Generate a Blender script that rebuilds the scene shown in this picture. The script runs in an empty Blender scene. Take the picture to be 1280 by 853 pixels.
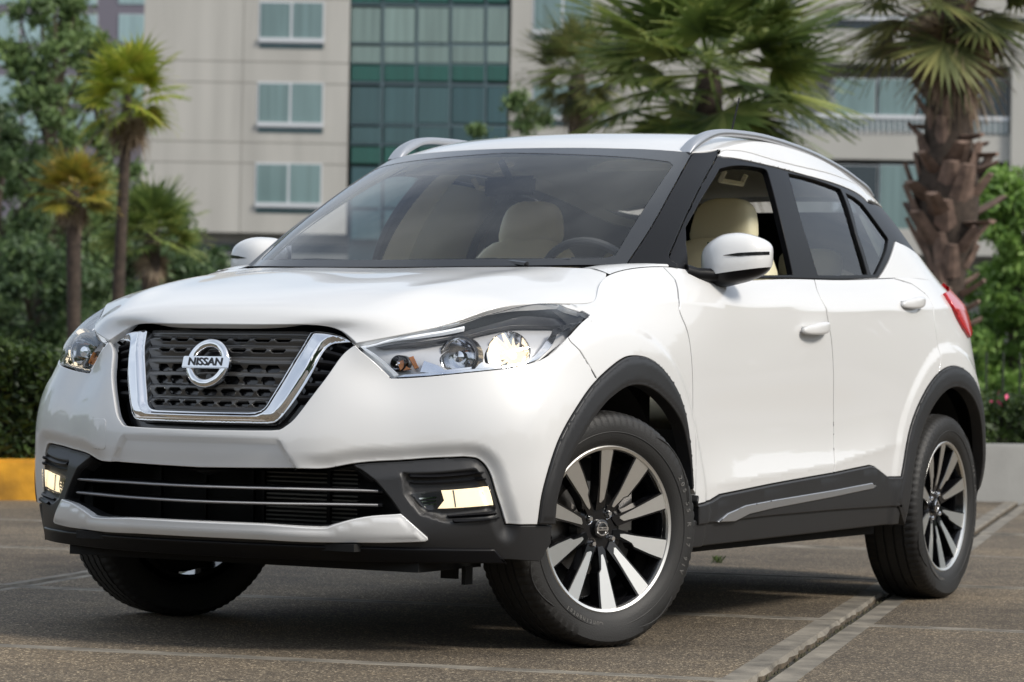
import bpy, bmesh, math, random
import numpy as np
from mathutils import Vector, Matrix
from mathutils.bvhtree import BVHTree
from mathutils.geometry import delaunay_2d_cdt
random.seed(7); RNG = np.random.default_rng(7)
scene = bpy.context.scene
COL = scene.collection
R = math.radians

# ------------------------------------------------------------------ camera
CAM_C = np.array([8.5247, 4.4382, 0.7278])
TH, PI_, RO, FPX = 0.49833, 0.014045, 0.018087, 3629.24
_d = np.array([-math.cos(TH)*math.cos(PI_), -math.sin(TH)*math.cos(PI_), math.sin(PI_)])
_r = np.cross(_d, [0, 0, 1]); _r /= np.linalg.norm(_r); _u = np.cross(_r, _d)
CR = _r*math.cos(RO)+_u*math.sin(RO); CU = -_r*math.sin(RO)+_u*math.cos(RO); CD = _d
cam_data = bpy.data.cameras.new('camera'); cam = bpy.data.objects.new('camera', cam_data); COL.objects.link(cam)
M = Matrix.Identity(4)
for i in range(3):
    M[i][0] = CR[i]; M[i][1] = CU[i]; M[i][2] = -CD[i]; M[i][3] = CAM_C[i]
cam.matrix_world = M
cam_data.sensor_width = 36.0; cam_data.lens = FPX*36.0/1280
cam_data.clip_start = 0.1; cam_data.clip_end = 3000
cam_data.dof.use_dof = True; cam_data.dof.focus_distance = 8.0; cam_data.dof.aperture_fstop = 6.3
scene.camera = cam

# ------------------------------------------------------------------ sky, sun, exposure
CLOUD = 6.6
SUN_EL, SUN_AZ = R(41), R(88)          # azimuth measured in the xy plane from +x towards +y
world = bpy.data.worlds.new('World'); scene.world = world; world.use_nodes = True
wn = world.node_tree.nodes; wl = world.node_tree.links
bg = wn['Background']; sky = wn.new('ShaderNodeTexSky'); sky.sky_type = 'NISHITA'
sky.sun_disc = False; sky.sun_elevation = SUN_EL; sky.sun_rotation = R(90)-SUN_AZ
sky.air_density = 1.0; sky.dust_density = 3.0; sky.ozone_density = 1.0
# bright broken cloud over the blue: noise on the view direction
wtc = wn.new('ShaderNodeTexCoord'); wno = wn.new('ShaderNodeTexNoise'); wno.inputs['Scale'].default_value = 1.8; wno.inputs['Detail'].default_value = 7; wno.inputs['Roughness'].default_value = .6
wmr = wn.new('ShaderNodeMapRange'); wmr.inputs[1].default_value = .30; wmr.inputs[2].default_value = .62; wmr.inputs[3].default_value = .10; wmr.inputs[4].default_value = 1.0
wmx = wn.new('ShaderNodeMix'); wmx.data_type = 'RGBA'; wmx.inputs[7].default_value = (CLOUD*.92, CLOUD*1.0, CLOUD*1.10, 1)
wl.new(wtc.outputs['Generated'], wno.inputs['Vector']); wl.new(wno.outputs[0], wmr.inputs[0]); wl.new(wmr.outputs[0], wmx.inputs[0]); wl.new(sky.outputs[0], wmx.inputs[6])
wl.new(wmx.outputs[2], bg.inputs[0]); bg.inputs[1].default_value = 0.15
sl = bpy.data.lights.new('sun', 'SUN'); sun = bpy.data.objects.new('sun', sl); COL.objects.link(sun)
sl.energy = 3.4; sl.angle = R(13); sl.color = (1.0, 0.935, 0.84)
sd = Vector((math.cos(SUN_EL)*math.cos(SUN_AZ), math.cos(SUN_EL)*math.sin(SUN_AZ), math.sin(SUN_EL)))
sun.rotation_euler = sd.to_track_quat('Z', 'Y').to_euler()
vs = scene.view_settings
vs.view_transform = 'Standard'; vs.look = 'None'; vs.gamma = 1.0; vs.use_curve_mapping = False
vs.exposure = 0.0
scene.cycles.max_bounces = 8; scene.cycles.transparent_max_bounces = 12

def ray(px, py):
    v = CD*FPX + CR*(px-640) - CU*(py-426.5)
    return v/np.linalg.norm(v)
def at_plane(px, py, axis, val):
    v = ray(px, py); k = 'xyz'.index(axis); return CAM_C + (val-CAM_C[k])/v[k]*v
def at_depth(px, py, dist):
    v = CD + CR*(px-640)/FPX - CU*(py-426.5)/FPX
    return CAM_C + v*dist

# ------------------------------------------------------------------ materials
def mat(name, col, rough=.5, metal=0., coat=0., spec=.5, noise=0., nscale=20., bump=0., bscale=200., emit=None, est=0., coat_r=.03, trans=0.):
    m = bpy.data.materials.new(name); m.use_nodes = True
    nt = m.node_tree; b = nt.nodes['Principled BSDF']
    b.inputs['Base Color'].default_value = (*col, 1); b.inputs['Roughness'].default_value = rough
    b.inputs['Metallic'].default_value = metal; b.inputs['Coat Weight'].default_value = coat
    b.inputs['Coat Roughness'].default_value = coat_r
    b.inputs['Specular IOR Level'].default_value = spec; b.inputs['Transmission Weight'].default_value = trans
    if emit: b.inputs['Emission Color'].default_value = (*emit, 1); b.inputs['Emission Strength'].default_value = est
    tc = None
    if noise or bump: tc = nt.nodes.new('ShaderNodeTexCoord')
    if noise:
        n = nt.nodes.new('ShaderNodeTexNoise'); n.inputs['Scale'].default_value = nscale; n.inputs['Detail'].default_value = 6
        nt.links.new(tc.outputs['Object'], n.inputs['Vector'])
        mr = nt.nodes.new('ShaderNodeMapRange'); mr.inputs[1].default_value = .3; mr.inputs[2].default_value = .7
        mr.inputs[3].default_value = 1-noise; mr.inputs[4].default_value = 1+noise
        nt.links.new(n.outputs[0], mr.inputs[0])
        mx = nt.nodes.new('ShaderNodeVectorMath'); mx.operation = 'SCALE'; mx.inputs[0].default_value = col
        nt.links.new(mr.outputs[0], mx.inputs['Scale']); nt.links.new(mx.outputs[0], b.inputs['Base Color'])
    if bump:
        n2 = nt.nodes.new('ShaderNodeTexNoise'); n2.inputs['Scale'].default_value = bscale; n2.inputs['Detail'].default_value = 4
        nt.links.new(tc.outputs['Object'], n2.inputs['Vector'])
        bp = nt.nodes.new('ShaderNodeBump'); bp.inputs['Strength'].default_value = bump; bp.inputs['Distance'].default_value = .01
        nt.links.new(n2.outputs[0], bp.inputs['Height']); nt.links.new(bp.outputs[0], b.inputs['Normal'])
    return m
def glassy(name, tint, ior=1.5, dark=0., refl=1.0):
    """thin pane: tinted transparency plus a mirror reflection by Fresnel"""
    m = bpy.data.materials.new(name); m.use_nodes = True; nt = m.node_tree; nt.nodes.clear()
    o = nt.nodes.new('ShaderNodeOutputMaterial'); tr = nt.nodes.new('ShaderNodeBsdfTransparent'); gl = nt.nodes.new('ShaderNodeBsdfGlossy')
    tr.inputs[0].default_value = (*tint, 1); gl.inputs['Roughness'].default_value = .01; gl.inputs[0].default_value = (refl, refl, refl, 1)
    fr = nt.nodes.new('ShaderNodeFresnel'); fr.inputs[0].default_value = ior
    mx = nt.nodes.new('ShaderNodeMixShader')
    nt.links.new(fr.outputs[0], mx.inputs[0]); nt.links.new(tr.outputs[0], mx.inputs[1]); nt.links.new(gl.outputs[0], mx.inputs[2])
    nt.links.new(mx.outputs[0], o.inputs[0]); return m
MT = {}
MT['paint'] = mat('pearl white paint', (.64, .64, .635), .42, coat=.9, coat_r=.02, spec=.3)
MT['black'] = mat('gloss black plastic', (.008, .008, .009), .22, coat=.5)
MT['satin'] = mat('satin black trim', (.006, .006, .007), .36, spec=.18)
MT['clad'] = mat('dark grey unpainted plastic', (.016, .016, .017), .46, bump=.08, bscale=900)
MT['under'] = mat('black underlay', (.006, .006, .006), .9)
MT['chrome'] = mat('chrome', (.82, .83, .85), .05, metal=1.)
MT['silver'] = mat('satin silver', (.50, .51, .53), .33, metal=.85)
MT['alum'] = mat('machined aluminium', (.82, .81, .78), .36, metal=1.)
MT['rubber'] = mat('tyre rubber', (.012, .0115, .011), .58, noise=.25, nscale=9, bump=.15, bscale=300)
MT['glass'] = glassy('windshield glass', (.985, .995, .99), 1.5)
MT['sideglass'] = glassy('side window glass', (.93, .97, .94), 1.42)
MT['darkglass'] = glassy('tinted rear glass', (.72, .78, .75), 1.5)
MT['lens'] = glassy('clear lamp lens', (.95, .96, .97), 1.42)
MT['reflector'] = mat('lamp reflector', (.85, .85, .86), .09, metal=1.)
MT['bulb'] = mat('lit bulb and reflector glow', (1, .9, .7), .3, emit=(1., .84, .62), est=1.2)
MT['foglit'] = mat('lit fog lamp bowl', (1, .9, .7), .3, emit=(1., .80, .50), est=1.15)
MT['amber'] = mat('amber indicator', (.75, .25, .04), .2, coat=.6)
MT['red'] = mat('red tail lens', (.50, .008, .015), .15, coat=.3)
MT['beige'] = mat('beige seat leather', (.74, .67, .48), .5, bump=.05, bscale=120)
MT['liner'] = mat('pale headliner', (.84, .81, .70), .85)
MT['dash'] = mat('dark dashboard', (.05, .052, .055), .6)
MT['steel'] = mat('brake steel', (.25, .24, .23), .35, metal=1.)
MT['bladetrim'] = mat('light grey blade edge', (.42, .42, .43), .3)
MT['ink'] = mat('badge ink', (.01, .01, .012), .3)
MT['tyretext'] = mat('moulded tyre lettering', (.10, .096, .09), .55)

# ------------------------------------------------------------------ object helpers
def link(o, parent=None):
    COL.objects.link(o)
    if parent is not None: o.parent = parent
    return o
def tag(o, label=None, cat=None, group=None, kind=None):
    if label: o['label'] = label
    if cat: o['category'] = cat
    if group: o['group'] = group
    if kind: o['kind'] = kind
    return o
def empty(name, loc=(0, 0, 0), rz=0):
    o = bpy.data.objects.new(name, None); o.empty_display_size = .3; COL.objects.link(o)
    o.location = loc; o.rotation_euler = (0, 0, rz); return o
def meshobj(name, V, F, m, parent=None, smooth=True, normals=None, autos=None):
    me = bpy.data.meshes.new(name)
    me.from_pydata([tuple(map(float, v)) for v in V], [], [tuple(map(int, f)) for f in F]); me.update()
    for mm in (m if isinstance(m, (list, tuple)) else [m]): me.materials.append(mm)
    if smooth: me.polygons.foreach_set('use_smooth', [True]*len(me.polygons))
    if autos is not None: me.set_sharp_from_angle(angle=R(autos))
    if normals is not None:
        me.normals_split_custom_set_from_vertices([tuple(map(float, n)) for n in normals])
    return link(bpy.data.objects.new(name, me), parent)
class MB:
    """collects shapes into one mesh"""
    def __init__(s): s.V = []; s.F = []
    def add(s, V, F):
        n = len(s.V); s.V += [tuple(v) for v in V]; s.F += [tuple(i+n for i in f) for f in F]; return s
    def box(s, c, size, rot=None, bev=0.):
        bm = bmesh.new(); bmesh.ops.create_cube(bm, size=1.)
        for v in bm.verts: v.co = Vector((v.co.x*size[0], v.co.y*size[1], v.co.z*size[2]))
        if bev: bmesh.ops.bevel(bm, geom=bm.edges[:], offset=bev, segments=2, affect='EDGES')
        Mx = Matrix.Translation(Vector(c)) @ (rot.to_4x4() if rot is not None else Matrix.Identity(4))
        bm.transform(Mx); s.bm(bm); return s
    def bm(s, bm):
        bm.verts.index_update(); s.add([v.co[:] for v in bm.verts], [[v.index for v in f.verts] for f in bm.faces]); bm.free()
    def tube(s, pts, rad, n=10, cap=True):
        pts = [Vector(p) for p in pts]; rad = rad if isinstance(rad, (list, tuple)) else [rad]*len(pts)
        V = []; F = []; up = None
        for i, p in enumerate(pts):
            t = (pts[min(i+1, len(pts)-1)]-pts[max(i-1, 0)]).normalized()
            if up is None: up = t.orthogonal().normalized()
            up = (up - t*up.dot(t)).normalized(); b = t.cross(up)
            for k in range(n):
                a = 2*math.pi*k/n; V.append(p + (up*math.cos(a)+b*math.sin(a))*rad[i])
        for i in range(len(pts)-1):
            for k in range(n):
                F.append((i*n+k, i*n+(k+1) % n, (i+1)*n+(k+1) % n, (i+1)*n+k))
        if cap: F.append(tuple(range(n))[::-1]); F.append(tuple((len(pts)-1)*n+k for k in range(n)))
        return s.add(V, F)
    def lathe(s, prof, n=48, M=None, closed=False):
        """prof: list of (radius, axial); axis = local y"""
        V = []; F = []; m = len(prof)
        for k in range(n):
            a = 2*math.pi*k/n
            for (r, y) in prof: V.append(Vector((r*math.cos(a), y, r*math.sin(a))))
        for k in range(n):
            for j in range(m if closed else m-1):
                j2 = (j+1) % m; k2 = (k+1) % n
                F.append((k*m+j, k*m+j2, k2*m+j2, k2*m+j))
        if M is not None: V = [M@v for v in V]
        return s.add(V, F)
    def prism(s, poly, thick, M=None, bev=0.):
        """poly in local xz plane extruded along +y by thick"""
        bm = bmesh.new(); vs_ = [bm.verts.new((p[0], 0, p[1])) for p in poly]; f = bm.faces.new(vs_)
        r = bmesh.ops.extrude_face_region(bm, geom=[f])
        for v in [g for g in r['geom'] if isinstance(g, bmesh.types.BMVert)]: v.co.y += thick
        bmesh.ops.recalc_face_normals(bm, faces=bm.faces[:])
        if bev: bmesh.ops.bevel(bm, geom=bm.edges[:], offset=bev, segments=2, affect='EDGES')
        if M is not None: bm.transform(M)
        s.bm(bm); return s
    def build(s, name, m, parent=None, smooth=True, autos=35):
        return meshobj(name, s.V, s.F, m, parent, smooth, autos=autos if smooth else None)
def text_mesh(txt, size, depth=.002, align='CENTER', bold=0.):
    c = bpy.data.curves.new('lettering', 'FONT'); c.body = txt; c.size = size; c.extrude = depth; c.align_x = align; c.align_y = 'CENTER'; c.offset = bold
    o = bpy.data.objects.new('lettering', c); COL.objects.link(o)
    dg = bpy.context.evaluated_depsgraph_get(); me = bpy.data.meshes.new_from_object(o.evaluated_get(dg))
    V = [v.co[:] for v in me.vertices]; F = [tuple(p.vertices) for p in me.polygons]
    bpy.data.objects.remove(o); bpy.data.curves.remove(c); bpy.data.meshes.remove(me)
    return V, F

# ------------------------------------------------------------------ spline surfaces
def card(knots):
    """cardinal natural cubic spline operator"""
    k = np.asarray(knots, float); n = len(k); h = np.diff(k)
    A = np.zeros((n, n)); Bm = np.zeros((n, n)); A[0, 0] = A[-1, -1] = 1
    for i in range(1, n-1):
        A[i, i-1] = h[i-1]; A[i, i] = 2*(h[i-1]+h[i]); A[i, i+1] = h[i]
        Bm[i, i-1] = 6/h[i-1]; Bm[i, i+1] = 6/h[i]; Bm[i, i] = -6/h[i-1]-6/h[i]
    Mx = np.linalg.solve(A, Bm)
    def W(x):
        x = np.atleast_1d(np.asarray(x, float)); i = np.clip(np.searchsorted(k, x)-1, 0, n-2)
        t0 = k[i]; t1 = k[i+1]; hh = t1-t0; a = (t1-x)/hh; b = (x-t0)/hh
        ac = np.where(a > 1, a*0+1+3*(a-1)-(0), a**3); bc = np.where(b > 1, 1+3*(b-1), b**3)  # linear beyond the ends
        E = np.eye(n)
        return a[:, None]*E[i]+b[:, None]*E[i+1]+((ac-a)*hh*hh/6)[:, None]*Mx[i]+((bc-b)*hh*hh/6)[:, None]*Mx[i+1]
    return W
def sstep(x): x = np.clip(x, 0, 1); return x*x*(3-2*x)
class Surf:
    """net[i][j]: stations along the half outline (i) times rows (j); mirrored through y=0 at both ends when sym"""
    def __init__(s, net, kt=None, ks=None, sym=True, flip=1):
        net = np.asarray(net, float); s.sym = sym; s.flip = flip; s.disps = []
        if ks is None:
            d = np.linalg.norm(np.diff(net, axis=0), axis=2).mean(1); ks = np.concatenate([[0], np.cumsum(d)])
        if kt is None:
            d = np.linalg.norm(np.diff(net, axis=1), axis=2).mean(0); kt = np.concatenate([[0], np.cumsum(d)])
        s.ks0 = np.array(ks); s.kt = np.array(kt); s.L = ks[-1]; s.T = kt[-1]
        if sym:
            mir = net*np.array([1, -1, 1])
            net = np.concatenate([mir[[3, 2, 1]], net, mir[[-2, -3, -4]]])
            ks = np.concatenate([-np.array([ks[3], ks[2], ks[1]]), ks, [2*ks[-1]-ks[-2], 2*ks[-1]-ks[-3], 2*ks[-1]-ks[-4]]])
        s.net = net; s.Ws = card(ks); s.Wt = card(kt)
    def raw(s, S, T):
        S = np.asarray(S, float); sg = np.where(S < 0, -1., 1.) if s.sym else np.ones_like(S)
        Sa = np.abs(S) if s.sym else S
        if s.sym: m = Sa > s.L; Sa = np.where(m, 2*s.L-Sa, Sa); sg = np.where(m, -sg, sg)
        P = np.einsum('ni,nj,ijk->nk', s.Ws(Sa), s.Wt(T), s.net)
        P[:, 1] *= sg; return P
    def nrm_of(s, f, S, T, e=.0015):
        a = f(S+e, T)-f(S-e, T); b = f(S, T+e)-f(S, T-e); n = np.cross(a, b)*s.flip
        return n/np.maximum(np.linalg.norm(n, axis=1), 1e-12)[:, None]
    def pos(s, S, T):
        S = np.asarray(S, float); T = np.asarray(T, float); P = s.raw(S, T)
        if s.disps:
            n = s.nrm_of(s.raw, S, T); d = 0
            for f in s.disps: d = d+f(np.abs(S), T, P)
            P = P+n*np.asarray(d)[:, None]
        return P
    def normal(s, S, T): return s.nrm_of(s.pos, np.asarray(S, float), np.asarray(T, float))
    def prep(s, hs=.02, ht=.02, s0=0, s1=None, text=.0):
        s1 = s.L if s1 is None else s1
        a = np.linspace(s0, s1, int((s1-s0)/hs)); b = np.linspace(-text, s.T+text, int((s.T+2*text)/ht)+1)
        A, B = np.meshgrid(a, b, indexing='ij'); P = s.raw(A.ravel(), B.ravel()); nb = len(b)
        F = [(i*nb+j, (i+1)*nb+j, (i+1)*nb+j+1, i*nb+j+1) for i in range(len(a)-1) for j in range(nb-1)]
        s.gP = P; s.gS = A.ravel(); s.gT = B.ravel(); T3 = []
        for f in F: T3 += [(f[0], f[1], f[2]), (f[0], f[2], f[3])]
        s.tris = np.array(T3); s.bvh = BVHTree.FromPolygons([Vector(p) for p in P], [tuple(t) for t in T3])
    def hit(s, o, d):
        loc, n, idx, dist = s.bvh.ray_cast(Vector(o), Vector(d))
        if loc is None:
            best = None
            for k in range(1, 40):      # off the silhouette: the nearest surface point along the ray
                q = Vector(o)+Vector(d)*(5.5+k*.15); l2, n2, i2, d2 = s.bvh.find_nearest(q)
                if best is None or d2 < best[0]: best = (d2, l2, i2)
            loc, idx = best[1], best[2]
        t = s.tris[idx]; A, B, Cc = s.gP[t]; p = np.array(loc)
        v0, v1, v2 = B-A, Cc-A, p-A; d00, d01, d11, d20, d21 = v0@v0, v0@v1, v1@v1, v2@v0, v2@v1
        den = d00*d11-d01*d01; v = (d11*d20-d01*d21)/den; w = (d00*d21-d01*d20)/den; u = 1-v-w
        return (float(u*s.gS[t[0]]+v*s.gS[t[1]]+w*s.gS[t[2]]), float(u*s.gT[t[0]]+v*s.gT[t[1]]+w*s.gT[t[2]]))
    def px(s, *pts): return [s.hit(CAM_C, ray(a, b)) for a, b in pts]
    def side(s, *pts): return [s.hit((x, 3., z), (0, -1, 0)) for x, z in pts]
    def front(s, *pts): return [s.hit((4., y, z), (-1, 0, 0)) for y, z in pts]
    def rear(s, *pts): return [s.hit((-4., y, z), (1, 0, 0)) for y, z in pts]
def curve(pts, n=6):
    """Catmull-Rom through an open list"""
    P = np.array(pts, float); out = []
    if len(P) < 3: return [tuple(p) for p in P]
    E = np.concatenate([[2*P[0]-P[1]], P, [2*P[-1]-P[-2]]])
    for i in range(1, len(E)-2):
        p0, p1, p2, p3 = E[i-1:i+3]
        for k in range(n):
            t = k/n; out.append(tuple(.5*((2*p1)+(-p0+p2)*t+(2*p0-5*p1+4*p2-p3)*t*t+(-p0+3*p1-3*p2+p3)*t**3)))
    out.append(tuple(P[-1])); return out
def join(*segs):
    out = []
    for s_ in segs:
        for p in s_:
            if not out or (abs(out[-1][0]-p[0])+abs(out[-1][1]-p[1]) > 1e-4): out.append(tuple(p))
    if abs(out[0][0]-out[-1][0])+abs(out[0][1]-out[-1][1]) < 1e-4: out.pop()
    return out
def resample(poly, h):
    out = []
    n = len(poly)
    for i in range(n):
        a = np.array(poly[i]); b = np.array(poly[(i+1) % n]); k = max(1, int(round(np.linalg.norm(b-a)/h)))
        for j in range(k): out.append(tuple(a+(b-a)*j/k))
    return out
def resample_open(poly, h):
    out = []
    for i in range(len(poly)-1):
        a = np.array(poly[i]); b = np.array(poly[i+1]); k = max(1, int(round(np.linalg.norm(b-a)/h)))
        for j in range(k): out.append(tuple(a+(b-a)*j/k))
    return out+[tuple(poly[-1])]
def pip(P, poly):
    x, y = P[:, 0], P[:, 1]; ins = np.zeros(len(P), bool); q = np.array(poly); n = len(q); j = n-1
    for i in range(n):
        xi, yi = q[i]; xj, yj = q[j]
        if yi != yj:
            c = ((yi > y) != (yj > y)) & (x < (xj-xi)*(y-yi)/(yj-yi)+xi); ins ^= c
        j = i
    return ins
def pdist(P, poly, closed=True):
    q = np.array(poly, float); n = len(q); best = np.full(len(P), 1e9)
    for i in range(n if closed else n-1):
        a = q[i]; b = q[(i+1) % n]; ab = b-a; L2 = ab@ab
        if L2 < 1e-14: continue
        t = np.clip(((P-a)@ab)/L2, 0, 1); d = np.linalg.norm(P-(a+t[:, None]*ab), axis=1); best = np.minimum(best, d)
    return best
def mirror_poly(poly): return [(-a, b) for a, b in poly][::-1]
def fullpoly(half):
    """half outline starting and ending on s=0 -> symmetric closed outline"""
    o = [p for p in half]; return join(o, [(-a, b) for a, b in half[::-1]])
def region(name, surf, outer, m, parent, holes=(), off=0., gap=.002, rad=.003, depth=.018, res=.02, ridge=None, flange=True, mirror=False, bres=None, lines=(), pin=None, clear=.5):
    """trimmed piece of a surface with rolled edges"""
    bres = bres or res*.7
    polys = [resample(outer, bres)]+[resample(h, bres) for h in holes]
    if mirror: polys = [mirror_poly(p) for p in polys]
    lns = [[((-a, b) if mirror else (a, b)) for a, b in resample_open(l, res*.7)] for l in [list(q) for q in lines]]
    allp = np.concatenate([np.array(p) for p in polys]); mn = allp.min(0); mx = allp.max(0)
    gx = np.arange(mn[0]+res/2, mx[0], res); gy = np.arange(mn[1]+res/2, mx[1], res)
    A, B = np.meshgrid(gx, gy, indexing='ij'); A = A+ (np.arange(len(gy)) % 2)[None, :]*res*.5; Gp = np.stack([A.ravel(), B.ravel()], 1)
    keep = pip(Gp, polys[0])
    for h in polys[1:]: keep &= ~pip(Gp, h)
    Gp = Gp[keep]
    if len(Gp):
        dmin = np.full(len(Gp), 1e9)
        for p in polys: dmin = np.minimum(dmin, pdist(Gp, p))
        for l in lns: dmin = np.minimum(dmin, pdist(Gp, l, False)*1.3)
        Gp = Gp[dmin > res*clear]
    verts = []; edges = []
    for p in polys:
        n0 = len(verts); verts += [Vector(q) for q in p]; edges += [(n0+i, n0+(i+1) % len(p)) for i in range(len(p))]
    for l in lns:
        la = np.array(l); ok = pip(la, polys[0])&(pdist(la, polys[0]) > res*.3)
        for i in range(len(l)-1):
            if ok[i] and ok[i+1]: n0 = len(verts); verts += [Vector(l[i]), Vector(l[i+1])]; edges.append((n0, n0+1))
    verts += [Vector(q) for q in Gp]
    rv, re, rf, *_ = delaunay_2d_cdt(verts, edges, [], 0, 1e-6)
    V2 = np.array([v[:] for v in rv]); F = np.array([f for f in rf if len(f) == 3])
    cen = V2[F].mean(1); k = pip(cen, polys[0])
    for h in polys[1:]: k &= ~pip(cen, h)
    F = F[k]
    a, b, c = V2[F[:, 0]], V2[F[:, 1]], V2[F[:, 2]]
    area = (b[:, 0]-a[:, 0])*(c[:, 1]-a[:, 1])-(b[:, 1]-a[:, 1])*(c[:, 0]-a[:, 0])
    F = F[np.abs(area) > 1e-10]; area = area[np.abs(area) > 1e-10]
    F[area*surf.flip < 0] = F[area*surf.flip < 0][:, ::-1]
    used = np.unique(F); mp = -np.ones(len(V2), int); mp[used] = np.arange(len(used)); F = mp[F]; V2 = V2[used]
    S, T = V2[:, 0], V2[:, 1]
    if ridge is not None:
        db = np.full(len(V2), 1e9)
        def dist(Q):
            d_ = np.full(len(Q), 1e9)
            for p in polys: d_ = np.minimum(d_, pdist(Q, p))
            return d_
        def ps(S_, T_):
            Q = np.stack([S_, T_], 1); return surf.pos(S_, T_)+surf.normal(S_, T_)*(off+ridge(dist(Q), Q))[:, None]
        P = ps(S, T); e = .002
        N = np.cross(ps(S+e, T)-ps(S-e, T), ps(S, T+e)-ps(S, T-e))*surf.flip; N /= np.linalg.norm(N, axis=1)[:, None]
    else:
        N = surf.normal(S, T); P = surf.pos(S, T)+N*off
    from collections import defaultdict
    ec = {}
    for f in F:
        for i in range(3):
            e_ = (int(f[i]), int(f[(i+1) % 3])); ec[e_] = 1
    bd = [e_ for e_ in ec if (e_[1], e_[0]) not in ec]
    V = list(P); NN = list(N); FF = [tuple(f) for f in F]
    Mv = defaultdict(lambda: np.zeros(3))
    for (i, j) in bd:
        dv = P[j]-P[i]; L_ = np.linalg.norm(dv)
        if L_ < 1e-9: continue
        mm = np.cross(dv/L_, N[i]); Mv[i] += mm; Mv[j] += mm
    for i in Mv: Mv[i] /= max(np.linalg.norm(Mv[i]), 1e-9)
    kp = set()
    if pin is not None:
        for i in list(Mv):
            if pin(abs(S[i]), T[i]): kp.add(i); del Mv[i]
    if flange:
        ang = [0, R(45), R(90), None] if rad > 0 else [R(90), None]
        idx = {}
        for i in Mv:
            mm = Mv[i]; n = N[i]; base = P[i]; ids = []
            for q in ang:
                if q is None: p = base-mm*gap-n*depth; nn = mm
                else: p = base-mm*(gap+rad*(1-math.sin(q)))-n*rad*(1-math.cos(q)); nn = n*math.cos(q)+mm*math.sin(q)
                if q == 0: V[i] = p; ids.append(i)
                else: V.append(p); NN.append(nn); ids.append(len(V)-1)
            if rad <= 0: V[i] = base-mm*gap; ids = [len(V)]+ids; V.append(base-mm*gap); NN.append(mm)
            idx[i] = ids
        for (i, j) in bd:
            if i in idx and j in idx:
                for k_ in range(len(idx[i])-1):
                    FF.append((idx[j][k_], idx[i][k_], idx[i][k_+1], idx[j][k_+1]))
    return meshobj(name, V, FF, m, parent, normals=NN)
# ================================================================== THE CAR
car = empty('car')
tag(car, 'white compact crossover with chrome V-shaped grille and lit headlights parked on the concrete slabs', 'car')

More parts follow.
